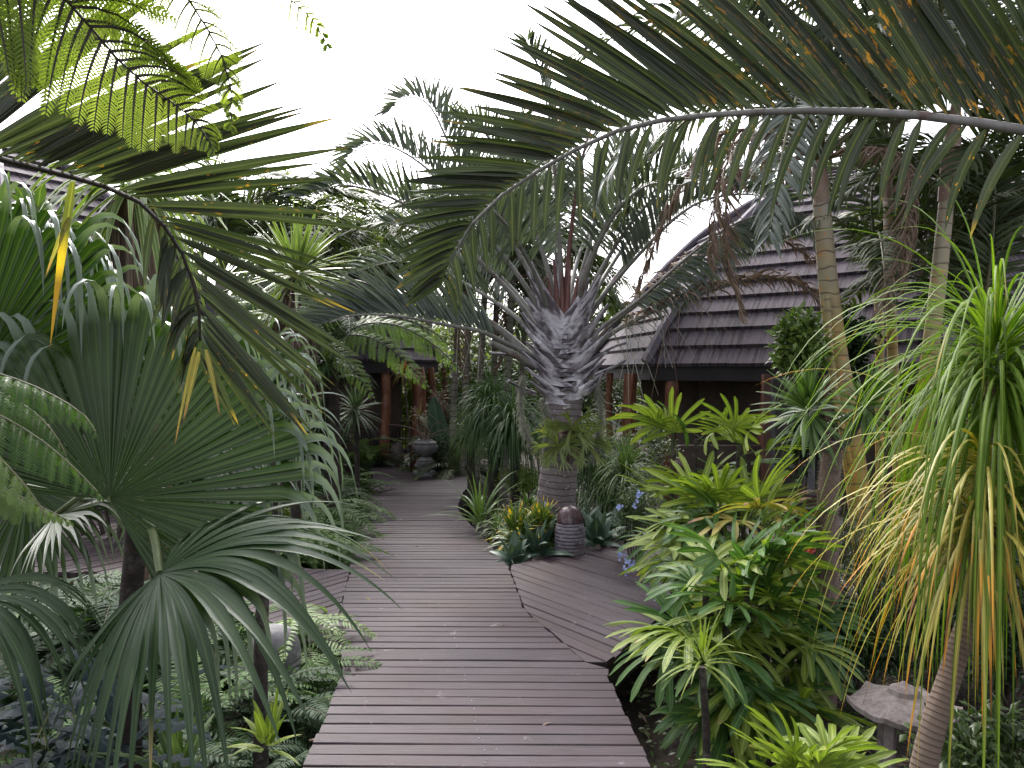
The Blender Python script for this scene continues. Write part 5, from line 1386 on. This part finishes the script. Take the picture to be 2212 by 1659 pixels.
ladypalm('tall lady palm with light fans standing before the right house wall', 1490, 945, 5.6, (.30, .3, .16), 15, 'lady,lady,lady,ladyb', 3, .92)
ladypalm('lady palm whose fans overlap the tall one on its right side', 1580, 990, 5.2, (.26, .25, .16), 14, 'lady,lady,ladyy,ladyb', 3, .9)
ladypalm('lady palm clump with brown-yellow fans in the middle of the group', 1585, 1150, 4.7, (.34, .33, .26), 38, 'lady,lady,ladyb,lady,lady,ladyy', 7, .95, zlow=.4)
ladypalm('lady palm behind the blue flowers at the left of the group', 1490, 1130, 5.5, (.20, .25, .2), 18, 'ladyb,lady', 5, .9, zlow=.4)
ladypalm('biggest lady palm with deep green fans beside the end of the side deck', 1588, 1325, 3.9, (.36, .33, .32), 62, 'lady,lady,ladyb,ladyb,lady,ladyb', 9, .95, zlow=.55)
ladypalm('lady palm on the right flank of the biggest one', 1690, 1290, 4.5, (.30, .3, .26), 26, 'ladyb,lady', 5, .9)
lw = ladypalm('young lady palm with upright bright leaves at the bottom edge', 1742, 1735, 2.7, (.10, .10, .06), 11, 'lady', 3, .60, tilt=(25, 85), zlow=.2)
rosplant('dracaena', 'small thin-stemmed dracaena in front of the biggest lady palm', 'dracaena', 1517, 1440, 3.3, M['f_lady'], trunk=M['dark_trunk'], tr=.016, n=30, L=.24, Wd=.014, e0=-10, e1=85, droop=.45)

# spiny trunk with two leafy branches
pc = empty('spiny_trunk_tree', (pw(1785, 4.6), 4.6, GZ), 'spiny grey trunk forking into two branches with green leaf rosettes', 'tree')
mb = MB(); pt = spl([A(pw(1785, 4.6), 4.6, GZ - .05), W(1787, 1240, 4.6), W(1787, 1100, 4.6), W(1795, 1000, 4.6), W(1800, 955, 4.6)], 40); tube(mb, pt, [.072, .066, .062, .056, .040], 16); mb.obj('trunk', M['spiny'], pc)
sm = MB(); n = 1500
i_ = R_.randint(0, 40, n); az = R_.rand(n) * 2 * PI; h_ = np.c_[np.cos(az), np.sin(az), az * 0]
blades(sm, pt[i_] + h_ * np.interp(i_, [0, 40], [.068, .05])[:, None] + A(0, 0, 1) * R_.randn(n, 1) * .02, h_ + R_.randn(n, 3) * .25, A(0, 0, 1), .022, .003, n=1, flat=True, prof=lambda v: 1 - v * .9)
sm.obj('spine_cover', M['spine'], pc)
for (mid, end, n, L, az_) in (((1765, 960), (1748, 898), 70, .30, 0), ((1830, 950), (1868, 890), 60, .26, 0)):
    p0, p1, p2 = W(1798, 968, 4.6), W(mid[0], mid[1], 4.55), W(end[0], end[1], 4.5)
    mb = MB(); q = spl([p0, p1, p2], 20); tube(mb, q, [.034, .024, .02], 12); br = mb.obj('branch', M['stone_dark'], pc)
    mb = MB(); n2 = 260; i_ = R_.randint(0, 20, n2); d_ = nrm(R_.randn(n2, 3))
    blades(mb, q[i_] + d_ * .022, d_, A(0, 0, 1), .022, .003, n=1, flat=True, prof=lambda v: 1 - v * .9); mb.obj('spine_cover', M['spine'], br)
    mb = MB(); rosette(mb, p2, n=n, L=L, Wd=.036, e0=-50, e1=88, droop=.25, nseg=6, prof=p_leaf, r=.015, ljit=.12, axis=nrm(p2 - p1) + A(0, 0, .6)); mb.obj('leaf_rosette', M['f_pachy'], br)

# ponytail palm at the right edge
pp = empty('ponytail_palm', (pw(1960, 2.75), 2.75, GZ), 'tall ponytail palm with long hanging green and yellow leaves on a leaning trunk', 'ponytail palm')
mb = MB(); q = spl([A(pw(1950, 2.75), 2.75, GZ - .1), W(1995, 1659, 2.75), W(2055, 1450, 2.8), W(2105, 1290, 2.85), W(2140, 1080, 2.95), W(2150, 820, 3.0)], 40)
tube(mb, q, [.052, .041, .036, .032], 16); mb.obj('trunk', M['pony_trunk'], pp)
mb = MB(); rosette(mb, W(2150, 800, 3.0), n=290, L=.92, Wd=.0125, e0=-25, e1=76, droop=1.35, nseg=12, r=.03, fold=.22, ljit=.30, lpow=1.2); mb.obj('crown', M['f_pony'], pp)
mb = MB(); rosette(mb, W(2160, 900, 2.95), n=230, L=1.2, Wd=.0125, e0=-40, e1=40, droop=2.2, nseg=12, r=.05, fold=.22, ljit=.3, az=(35, 300)); mb.obj('old_leaves', M['f_pony'], pp)
mb = MB(); rosette(mb, W(2115, 1170, 2.8), n=85, L=.64, Wd=.015, e0=-35, e1=40, droop=1.35, nseg=10, r=.03, fold=.22, ljit=.3, az=(-75, 110)); mb.obj('yellow_leaves', M['f_ponyy'], pp)
mb = MB(); rosette(mb, W(2125, 1130, 2.85), n=80, L=.85, Wd=.015, e0=-10, e1=60, droop=2.0, nseg=10, r=.03, fold=.22, ljit=.3, az=(100, 300)); mb.obj('lower_crown', M['f_pony'], pp)
mb = MB(); rosette(mb, W(2130, 1050, 2.85), n=60, L=.80, Wd=.012, e0=-20, e1=40, droop=1.3, nseg=10, r=.03, fold=.22, ljit=.2, az=(-60, 100)); mb.obj('yellow_leaves', M['f_ponyy'], pp)


# ------------------------------------------------------------------ yellow-stemmed palms
def palm(name, label, path, Y, r, mat, top_r=None, fronds=9, s=1., kind='bg', group=None, shaft=None, tilt=35, nring=30, cat='palm tree', extra=(), cr=None):
    pts = [W(p[0], p[1], Y + (p[2] if len(p) > 2 else 0)) for p in path]
    b_ = pts[0].copy(); b_[2] = GZ - .1
    d = pts[1] - pts[0]
    if d[2] > 0: b_[:2] = pts[0][:2] - d[:2] / d[2] * (pts[0][2] - GZ)
    root = empty(name, (b_[0], b_[1], GZ), label, cat, group)
    P = spl([b_] + pts, nring); mb = MB(); tube(mb, P, np.atleast_1d(r) if top_r is None else [r, top_r], 14); mb.obj('trunk', mat, root)
    top = P[-1]
    if shaft:
        e = top + nrm(P[-1] - P[-3]) * shaft[0]
        mb = MB(); tube(mb, spl([top - nrm(P[-1] - P[-3]) * .02, (top + e) / 2, e], 12), [shaft[1], shaft[1] * 1.1, shaft[1] * .55], 14); mb.obj('crown_shaft', shaft[2], root)
        top = e
    off = top - A(b_[0], b_[1], GZ)
    for i in range(fronds):
        inst('frond', FR[kind + str(rr.randrange(3))], root, rotm(off, i * 2.4 + rr.uniform(-.3, .3), rad(tilt + rr.uniform(-38, 28)), s * rr.uniform(.8, 1.15), rad(rr.uniform(-20, 20))))
    for (az, ti, sc_, kd) in extra:
        inst('frond', FR[kd], root, rotm(off + A(0, 0, -.05), rad(az), rad(ti), sc_))
    return root


shaftm = trunkmat('pinkish_crown_shaft', (.30, .17, .13), (.36, .30, .22), .9, None, (.12, .08, .06), .03, .5, patch=(.50, .46, .40), bump=.2)
gy = 'yellow-stemmed palms by the right house'
palm('cane_palm', 'thick yellow-ringed palm stem leaning beside the climber, crown over the roof', [(1862, 1130), (1835, 920), (1808, 760), (1788, 600), (1775, 440)], 6.4, [.100, .090, .080, .070], M['yellow_trunk'], fronds=14, s=.95, kind='tri', group=gy,
     shaft=(.40, .062, shaftm), extra=((-160, -30, .8, 'dead0'), (-60, -40, .8, 'dead1'), (170, 0, .9, 'dead2'), (-20, -35, .7, 'dead1'), (200, -10, 1.0, 'tri1'), (180, 15, 1.05, 'tri0'), (240, -15, .9, 'tri2'), (-15, -20, 1.0, 'bg0'), (-50, 0, 1.0, 'tri1'), (20, -30, .9, 'bg1'), (185, -40, .8, 'dead1')))
palm('cane_palm', 'thin pale stem running close along the thick yellow one', [(1858, 1100, .1), (1820, 930), (1795, 780), (1786, 640)], 6.3, .028, M['yellow_trunk'], fronds=0, group=gy)
palm('cane_palm', 'slim brownish-yellow stem behind, between the two stout yellow ones', [(1940, 1000), (1930, 800), (1922, 600), (1918, 440)], 8.0, [.058, .052, .045], M['yellow_trunk'], fronds=11, s=1.0, kind='bg', group=gy, shaft=(.5, .045, shaftm), extra=((160, -20, .8, 'dead0'), (20, -40, .7, 'dead2')))
palm('cane_palm', 'tall straight yellow-ringed stem nearest the right edge, with pink crown shaft', [(1990, 960), (2005, 800), (2028, 600), (2045, 430)], 6.2, [.075, .070, .062, .056], M['yellow_trunk'], fronds=10, s=.95, kind='tri', group=gy, shaft=(.75, .066, shaftm), extra=((150, -40, .8, 'tri2'),))
palm('cane_palm', 'young leafy cane palm filling the space right of the tall yellow stem', [(2120, 900), (2125, 700), (2130, 620)], 7.2, .045, M['yellow_trunk'], fronds=14, s=1.0, kind='bg', group=gy, tilt=45)
palm('cane_palm', 'low cane palm with dark fans between roof and stems', [(1900, 900), (1900, 700), (1895, 640)], 8.6, .045, M['yellow_trunk'], fronds=13, s=.95, kind='bg', group=gy, tilt=45)
palm('cane_palm', 'cane palm stem behind the ponytail leaves', [(2060, 1100), (2075, 900), (2090, 760)], 6.8, .05, M['yellow_trunk'], fronds=9, s=.8, kind='bg', group=gy, tilt=50)

# ------------------------------------------------------------------ background palms and trees
gb = 'palms growing in a clump behind the garden'
BG = [(1010, 900, 570, 12.0, 'slim grey palm stem in the clump right of the pavilion, leftmost'), (1040, 900, 620, 11.6, 'slim grey palm stem, second from the left in the clump right of the pavilion'),
      (1070, 890, 540, 12.8, 'slim palm stem with high crown in the clump behind the mop plants'), (1100, 880, 600, 11.3, 'slim palm with a low crown left of the central palm'),
      (985, 900, 640, 12.4, 'low palm at the pavilion corner with hanging leaves'), (1130, 870, 640, 13.5, 'slim palm just behind the central palm')]
for i, (px, b_, t_, Y, lab) in enumerate(BG):
    palm('clump_palm', lab, [(px - 6, b_), (px, (b_ + t_) / 2), (px + 8, t_)], Y, [.06, .05, .045], M['grey_trunk'], fronds=11, s=.95 + .1 * (i % 3), kind='bg', group=gb, tilt=20, extra=((200 + 40 * i, -45, .8, 'dead%d' % (i % 3)),))
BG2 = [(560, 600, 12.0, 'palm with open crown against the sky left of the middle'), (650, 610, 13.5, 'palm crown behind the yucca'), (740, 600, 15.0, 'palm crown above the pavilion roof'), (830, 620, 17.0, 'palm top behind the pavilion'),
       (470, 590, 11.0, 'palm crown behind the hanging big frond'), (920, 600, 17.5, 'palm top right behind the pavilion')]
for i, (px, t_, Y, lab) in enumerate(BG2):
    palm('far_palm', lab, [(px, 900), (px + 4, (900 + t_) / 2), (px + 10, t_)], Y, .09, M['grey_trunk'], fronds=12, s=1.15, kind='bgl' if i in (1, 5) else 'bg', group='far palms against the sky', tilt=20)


def bgtree(label, px, py, Y, rx, mat, seed, n=5000, s=.16):
    c_ = W(px, py, Y)
    root = empty('tree', (c_[0], c_[1], GZ), label, 'tree', 'leafy trees closing the view')
    mb = MB(); leafcloud(mb, c_, rx, n=n, s=s, w=.5, blobs=60, seed=seed, twigs=0, droop=.4); mb.obj('crown', mat, root)
    mb = MB(); tube(mb, [A(c_[0], c_[1], GZ - .1), A(c_[0] + .1, c_[1], 1.0), c_], [.16, .12, .06], 10); mb.obj('trunk', M['dark_trunk'], root)
    mb = MB(); leafcloud(mb, c_, np.asarray(rx) * .8, n=2, s=.01, blobs=24, seed=seed, twigs=24, base=(c_[0], c_[1], .6), m=0, mt=0); mb.obj('limb', M['twig'], root)
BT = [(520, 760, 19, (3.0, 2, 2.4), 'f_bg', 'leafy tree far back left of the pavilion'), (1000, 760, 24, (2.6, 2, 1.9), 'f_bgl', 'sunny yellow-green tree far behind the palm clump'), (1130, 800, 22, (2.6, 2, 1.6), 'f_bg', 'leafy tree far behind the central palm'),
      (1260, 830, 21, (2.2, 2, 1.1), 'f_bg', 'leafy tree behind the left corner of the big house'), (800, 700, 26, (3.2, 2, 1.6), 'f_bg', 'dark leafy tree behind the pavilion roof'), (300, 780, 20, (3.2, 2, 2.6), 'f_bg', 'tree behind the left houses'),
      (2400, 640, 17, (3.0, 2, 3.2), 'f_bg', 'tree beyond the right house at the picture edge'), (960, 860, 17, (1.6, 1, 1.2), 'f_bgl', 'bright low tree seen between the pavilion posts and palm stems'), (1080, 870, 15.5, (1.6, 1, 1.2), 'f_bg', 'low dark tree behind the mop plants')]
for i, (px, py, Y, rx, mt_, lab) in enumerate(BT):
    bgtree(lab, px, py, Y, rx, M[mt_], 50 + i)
# hedge-like far wood that closes the horizon
mb = MB(); n = 16000
th = R_.uniform(rad(-50), rad(50), n); dd = R_.uniform(30, 36, n); hh = R_.rand(n) ** .9 * (4.2 + 1.2 * np.sin(th * 23) + .8 * np.sin(th * 61))
P = np.c_[np.sin(th) * dd, np.cos(th) * dd, GZ + hh]
blades(mb, P, R_.randn(n, 3) + A(0, 0, .3), R_.randn(n, 3), .45 + .3 * R_.rand(n), .24, n=2, prof=p_leaf, fold=.2, droop=.3)
tag(mb.obj('far_wood', M['f_bg']), 'distant wood closing the horizon behind the garden', 'wood', None, 'stuff')

# ------------------------------------------------------------------ ground plants bottom left and right
mb = MB(); n = 42
for (px, py, Y, L) in ((80, 1640, 2.7, .42), (260, 1650, 2.65, .40), (-20, 1620, 2.9, .4), (170, 1600, 3.0, .36)):
    c_ = W(px, py + 40, Y)
    rosette(mb, c_, n=14, L=L, Wd=.10, e0=5, e1=65, droop=.9, nseg=14, prof=lambda v: (p_leaf(v)) * (.62 + .38 * np.sign(np.sin(v * 42))), fold=.1, ljit=.2, r=.05)
tag(mb.obj('lobed_fern', M['f_blue']), 'blue-grey ragged-leaved fern in the bottom left corner', 'fern')
rosplant('bromeliad', 'red-centred bromeliad right of the biggest lady palm', 'bromeliad', 1742, 1215, 5.2, M['f_redc'], n=22, L=.16, Wd=.022, e0=5, e1=80, droop=.5)
rosplant('bromeliad', 'small light green bromeliad at the near left edge of the boardwalk', 'bromeliad', 578, 1625, 3.0, M['f_lady'], n=14, L=.19, Wd=.035, e0=20, e1=85, droop=.4)
rosplant('bromeliad', 'strap-leaved bromeliad at the bottom edge left of the boardwalk', 'bromeliad', 385, 1690, 2.8, M['f_grass'], n=12, L=.26, Wd=.045, e0=40, e1=88, droop=.4)


def cover(name, label, poly, n, s, mat, seed, z=.10, w=.7):
    rs = np.random.RandomState(seed); mb = MB()
    P0 = [G(x, y, GZ) for x, y in poly]; P0 = np.array(P0)[:, :2]
    lo, hi = P0.min(0), P0.max(0)
    pts = rs.rand(n * 3, 2) * (hi - lo) + lo
    ins = np.zeros(len(pts), bool)
    for i in range(len(P0)):
        a, b = P0[i], P0[(i + 1) % len(P0)]
        c_ = ((a[1] > pts[:, 1]) != (b[1] > pts[:, 1])) & (pts[:, 0] < (b[0] - a[0]) * (pts[:, 1] - a[1]) / (b[1] - a[1] + 1e-12) + a[0])
        ins ^= c_
    pts = pts[ins][:n]; m_ = len(pts)
    dens = np.sin(pts[:, 0] * 5 + seed) * np.cos(pts[:, 1] * 4.3) + rs.rand(m_) * 1.6 > .25
    pts = pts[dens]; m_ = len(pts)
    P = np.c_[pts, GZ + rs.rand(m_) * z + .02]
    az = rs.rand(m_) * 6.28
    blades(mb, P, np.c_[np.cos(az), np.sin(az), .25 + .35 * rs.randn(m_)], np.c_[-np.sin(az), np.cos(az), .2 * rs.randn(m_)], s * (.6 + .8 * rs.rand(m_)), s * w, n=2, prof=p_leaf, fold=.15, droop=.4)
    return tag(mb.obj(name, mat), label, 'ground cover', None, 'stuff')


cover('ground_cover', 'low round-leaved creeping plants under the ferns bottom left', [(-600, 1659), (-500, 1300), (500, 1300), (720, 1440), (640, 1700), (560, 2100), (-600, 2100)], 5200, .045, M['f_shrubd'], 2)
cover('ground_cover', 'low leafy creepers between the boardwalk and the stone lantern', [(1330, 1450), (1400, 1380), (1700, 1250), (2500, 1250), (2700, 2100), (1500, 2100), (1420, 1700)], 7000, .036, M['f_shrub'], 3)
cover('ground_cover', 'creeping plants in the bed between the two boardwalks', [(1010, 1140), (990, 1060), (1500, 1040), (1500, 1130), (1340, 1170), (1100, 1220)], 2600, .05, M['f_shrub'], 4)
cover('ground_cover', 'creeping plants under the ferns along the far left edge', [(740, 1230), (770, 1090), (820, 1000), (300, 980), (200, 1060), (560, 1150)], 5200, .06, M['f_shrubd'], 5)
cover('ground_cover', 'leaf litter of brown fallen leaves on the soil', [(-600, 1659), (-500, 1300), (2500, 1250), (2700, 2100), (-600, 2100)], 2200, .07, M['f_dead'], 6, z=.02, w=.4)

# ------------------------------------------------------------------ stone things
def slots(bands, depth):
    def f(th, z, r):
        d = np.zeros_like(r)
        for (z0, z1, a0, w_) in bands:
            a = np.abs((th - a0 + PI) % (2 * PI) - PI)
            d += np.where((z > z0) & (z < z1) & (a > w_), -depth, 0)
        return d + .0015 * np.sin(th * 9 + z * 60)
    return f


def beehive(label, c_, H, R0, mats, tilt=0, seed=0):
    root = empty('slotted_lamp', c_, label, 'garden lamp', 'slotted stone garden lamps')
    prof = [(0.0, 0.0), (.84, 0), (.95, .04), (1.0, .12), (1.03, .22), (1.02, .32), (1.0, .42), (.97, .52), (.90, .60), (.84, .66)]
    bands = []; zs = np.arange(.085, .64, .072)
    for i, z in enumerate(zs): bands.append((z * H, (z + .018) * H, rad(-60 if i % 2 else -140) + i * .05, .12))
    P = [(np.interp(z, [p[1] for p in prof[1:]], [p[0] for p in prof[1:]]) * R0, z * H) for z in np.linspace(0, .66, 84)]
    P = [(.001, 0)] + P
    mb = MB(); lathe(mb, c_, P, 96, 0, slots(bands, R0 * .22)); mb.obj('slotted_body', mats[0], root)
    mb = MB(); Pd = [(.86 * R0 * (1 - t ** 2.6) ** .5 if t < 1 else .001, (.655 + .345 * t) * H) for t in np.linspace(0, 1, 16)]
    Pd = [(.83 * R0, .65 * H)] + Pd
    lathe(mb, c_, Pd, 40, 0); mb.obj('dome_cap', mats[1], root)
    return root


q = G(1231, 1192, 0.0); beehive('grey ringed stone lamp with dark red dome beside the palm trunk', A(q[0], q[1], -.02), .43, .135, (M['stone_band'], M['stone_dome']))
q = G(858, 1006, -.02); beehive('brown ringed lamp beside the stone head at the end of the boardwalk', A(q[0], q[1], -.02), .40, .12, (M['stone_brown'], M['stone_brown']))
q = W(592, 1365, 4.3); beehive('dark ringed lamp half hidden behind the young fan palm stem', A(q[0], q[1], GZ + .05), .55, .17, (M['stone_dark'], M['stone_dark']))
q = G(1000, 1250, 0)

# carved head that carries a pot
q = G(915, 1028, 0.0); hc = A(q[0] + .02, q[1] + .05, 0)
def headdisp(th, z, r):
    a = (th + PI / 2 + PI) % (2 * PI) - PI        # 0 faces the camera
    g_ = lambda a0, z0, sa, sz: np.exp(-((a - a0) / sa) ** 2 - ((z - z0) / sz) ** 2)
    d = .038 * g_(0, .175, .16, .03) + .022 * g_(0, .20, .12, .04) - .018 * g_(.42, .212, .20, .018) - .018 * g_(-.42, .212, .20, .018)
    d = d + .010 * g_(.42, .208, .13, .009) + .010 * g_(-.42, .208, .13, .009)
    d = d + .012 * g_(0, .243, .8, .014) + .024 * g_(0, .130, .30, .011) + .020 * g_(0, .108, .26, .010) - .012 * g_(0, .1195, .28, .005) + .012 * g_(0, .078, .25, .02)
    d = d + .055 * g_(1.45, .15, .22, .035) + .055 * g_(-1.45, .15, .22, .035) + .02 * g_(1.4, .22, .12, .03) + .02 * g_(-1.4, .22, .12, .03)
    return d
hp = [(.001, 0), (.17, 0), (.165, .02), (.10, .04), (.065, .06), (.075, .07), (.095, .09), (.108, .12), (.115, .16), (.118, .20), (.112, .24), (.095, .27), (.07, .285), (.001, .287)]
zs = np.linspace(0, .287, 80)
hp2 = [(.001, 0)] + [(float(np.interp(z, [p[1] for p in hp[1:]], [p[0] for p in hp[1:]])), z) for z in zs]
hd = empty('stone_statue', hc, 'dark carved stone head carrying a round pot at the end of the boardwalk', 'statue')
mb = MB(); lathe(mb, hc, hp2, 96, 0, headdisp, 1.0, .95); mb.obj('carved_head', M['stone_dark'], hd)
mb = MB()
for s_ in (-1, 1):
    P = [A(hc[0] + s_ * .09, hc[1] - .09, .0), A(hc[0] + s_ * .12, hc[1] - .08, .05), A(hc[0] + s_ * .16, hc[1], .02)]
    tube(mb, spl(P, 8), [.045, .05, .04], 10)
mb.obj('carved_shoulder', M['stone_dark'], hd)
pz = .285
pot = MB(); Pp = [(.001, 0), (.06, 0), (.09, .02), (.155, .07), (.185, .12), (.192, .15), (.186, .155), (.190, .16), (.185, .175), (.175, .178), (.172, .205), (.176, .21), (.150, .235), (.115, .247), (.118, .252), (.112, .262), (.095, .262), (.09, .24), (.001, .235)]
Pz = []
for a_, b_ in zip(Pp[:-1], Pp[1:]):
    for t in (0, .25, .5, .75): Pz.append((a_[0] + (b_[0] - a_[0]) * t, a_[1] + (b_[1] - a_[1]) * t))
Pz.append(Pp[-1])
po = empty('round_pot', hc + A(0, 0, pz), 'dark round-bellied pot with a decorated band on top of the stone head', 'pot')
lathe(pot, hc + A(0, 0, pz), Pz, 72, 0, lambda th, z, r: np.where((z > .180) & (z < .204), .003 * np.sign(np.sin(th * 36 + np.floor(z * 250) * 1.5)), 0)); pot.obj('pot_body', M['stone_dark'], po)
mb = MB()
for k in range(7):
    a_ = k * 2.4
    P = [hc + A(0, 0, pz + .2), hc + A(math.cos(a_) * .12, math.sin(a_) * .08, pz + .35 + .05 * (k % 3)), hc + A(math.cos(a_) * .35 + .05 * math.sin(k), math.sin(a_) * .15, pz + .42 + .12 * math.sin(k * 1.7)), hc + A(math.cos(a_) * .55, math.sin(a_) * .2, pz + .38 + .2 * math.sin(k * 2.2))]
    tube(mb, spl(P, 14), [.009, .006, .003], 5)
tag(mb.obj('bare_shrub', M['spiny']), 'bare twisting pale branches rising from the pot on the head', 'plant')

# round boulders beside it
for i, (px, py, Y, r, lab) in enumerate(((948, 1002, 12.6, .15, 'larger dark round boulder right of the stone head'), (972, 1010, 12.4, .12, 'smaller dark boulder right of the larger one'), (935, 1012, 12.3, .07, 'small reddish stone in front of the dark boulders'))):
    c_ = W(px, py, Y); mb = MB()
    P = [(max(.001, r * math.sin(t)), r - r * .8 * math.cos(t)) for t in np.linspace(0, PI, 16)]
    lathe(mb, c_ - A(0, 0, r), P, 24, 0, lambda th, z, r_: .06 * r_ * np.sin(th * 3 + z * 20 + i)); tag(mb.obj('boulder', M['boulder']), lab, 'boulder')

# stone lantern bottom right
sc_c = W(1952, 1518, 3.25); sl_ = empty('stone_lantern', (sc_c[0], sc_c[1], GZ), 'pinkish-grey stone lantern with a six-sided flared roof at the bottom right', 'stone lantern')
zt = sc_c[2]
mb = MB()
ringsR = [(.180, -.040), (.212, -.034), (.214, -.012), (.190, .000), (.13, .020), (.075, .036), (.064, .040), (.058, .060), (.042, .068), (.022, .078), (.008, .090), (.001, .092)]
nth = 48
th = np.linspace(0, 2 * PI, nth + 1)
hexr = 1 / np.cos((th + .25) % (PI / 3) - PI / 6) * .92
rows = []
for k, (r_, z_) in enumerate(ringsR):
    f = 1.0 if k < 5 else (.5 if k < 8 else 0)
    lift = .020 * (k < 3) * np.clip((hexr - .96) / .1, 0, 1)
    rw = r_ * (hexr * f + (1 - f)); rows.append(np.c_[sc_c[0] + np.cos(th) * rw, sc_c[1] + np.sin(th) * rw, zt + z_ + lift])
rows = [np.c_[np.full(nth + 1, sc_c[0]), np.full(nth + 1, sc_c[1]), np.full(nth + 1, zt - .04)]] + rows
V = np.array(rows); ix = np.arange(V.shape[0] * (nth + 1)).reshape(V.shape[0], nth + 1)
mb.add(V, np.stack([ix[:-1, :-1], ix[:-1, 1:], ix[1:, 1:], ix[1:, :-1]], -1).reshape(-1, 4), np.zeros_like(V), 0, False)
mb.obj('roof', M['granite'], sl_)
for k in range(4):
    a_ = rad(30 + 90 * k); p0 = A(sc_c[0] + math.cos(a_) * .085, sc_c[1] + math.sin(a_) * .085, zt - .05); p1 = A(sc_c[0] + math.cos(a_) * .12, sc_c[1] + math.sin(a_) * .12, GZ + .02)
    mb = MB(); tube(mb, [p0, (p0 + p1) / 2, p1], [.028, .024, .034], 4, smooth=False); mb.obj('leg', M['granite'], sl_)
mb = MB(); lathe(mb, A(sc_c[0], sc_c[1], zt - .062), [(.001, 0), (.125, 0), (.13, .018), (.001, .018)], 6); mb.obj('roof_slab', M['granite'], sl_)
mb = MB(); lathe(mb, A(sc_c[0], sc_c[1], GZ - .03), [(.001, 0), (.17, 0), (.17, .05), (.15, .06), (.001, .06)], 6); mb.obj('base', M['granite'], sl_)

# rope bollards by the left deck
BO = []
for i, (px, pt_, Y, r, lab) in enumerate(((517, 1078, 6.3, .10, 'dark timber bollard with white rope, nearest the boardwalk'), (345, 1092, 6.5, .06, 'rope bollard beside the left deck, leftmost of the visible ones'), (438, 1082, 7.0, .09, 'dark rope bollard behind, in the middle of the row'))):
    t = W(px, pt_, Y); mb = MB()
    tube(mb, [A(t[0], t[1], GZ - .05), A(t[0], t[1], t[2] - .02), A(t[0], t[1], t[2])], [r, r, r * .85], 16)
    o = mb.obj('bollard', M['bollard']); tag(o, lab, 'bollard', 'rope bollards'); BO.append(t)
mb = MB()
a_, b_ = BO[0] - A(.08, .08, .13), BO[1] - A(0, 0, .05)
P = spl([a_, (a_ + b_) / 2 - A(0, 0, .06), b_], 200)
tube(mb, resamp(P, 260), .018 * (1 + .4 * np.sin(np.arange(260) * .9)), 6)
tag(mb.obj('rope', M['rope']), 'thick pale twisted rope strung between the dark bollards', 'rope')
mb = MB(); q = W(770, 1372, 4.6); mb2 = None

# chairs on the pavilion terrace
def chair(px, Y, yaw, label):
    c_ = A(pw(px, Y), Y, -.295)
    root = empty('wicker_chair', c_, label, 'chair', 'dark wicker chairs in the pavilion'); root.rotation_euler = (0, 0, 0)
    ca, sa = math.cos(yaw), math.sin(yaw)
    def T(x, y, z): return c_ + A(x * ca - y * sa, x * sa + y * ca, z)
    mb = MB(); box(mb, (-.26, -.26, .38), (.26, .26, .44), M=(np.array([[ca, -sa, 0], [sa, ca, 0], [0, 0, 1]]), c_)); mb.obj('seat', M['black'], root)
    mb = MB(); arch = [T(.27 * math.sin(t), .24 + .02, .62 + .25 * math.cos(t)) for t in np.linspace(-PI / 2, PI / 2, 14)]
    tube(mb, [T(-.27, .26, .42)] + arch + [T(.27, .26, .42)], .016, 6)
    for x in np.linspace(-.21, .21, 8): tube(mb, [T(x, .26, .44), T(x, .26, .62 + .25 * math.sqrt(1 - (x / .27) ** 2))], .009, 5)
    mb.obj('backrest', M['black'], root)
    for x in (-.23, .23):
        for y in (-.23, .24):
            mb = MB(); tube(mb, [T(x, y, .39), T(x, y, 0)], .017, 6); mb.obj('leg', M['black'], root)
        mb = MB(); tube(mb, spl([T(x, .25, .64), T(x * 1.15, 0, .66), T(x * 1.1, -.22, .62), T(x, -.23, .40)], 10), .015, 6); mb.obj('armrest', M['black'], root)
chair(872, 14.3, rad(190), 'dark wicker chair with rounded back behind the pavilion post')
chair(800, 14.0, rad(160), 'dark wicker chair further left in the pavilion shade')

# patterned cup-like pot by the lady palm
c_ = W(1468, 1015, 7.6); mb = MB(); lathe(mb, c_, [(.001, 0), (.045, 0), (.06, .02), (.065, .09), (.06, .09), (.055, .02), (.001, .02)], 24, 0)
tag(mb.obj('patterned_bowl', M['stone_dome']), 'small dark patterned bowl on the post beside the lady palm', 'bowl')
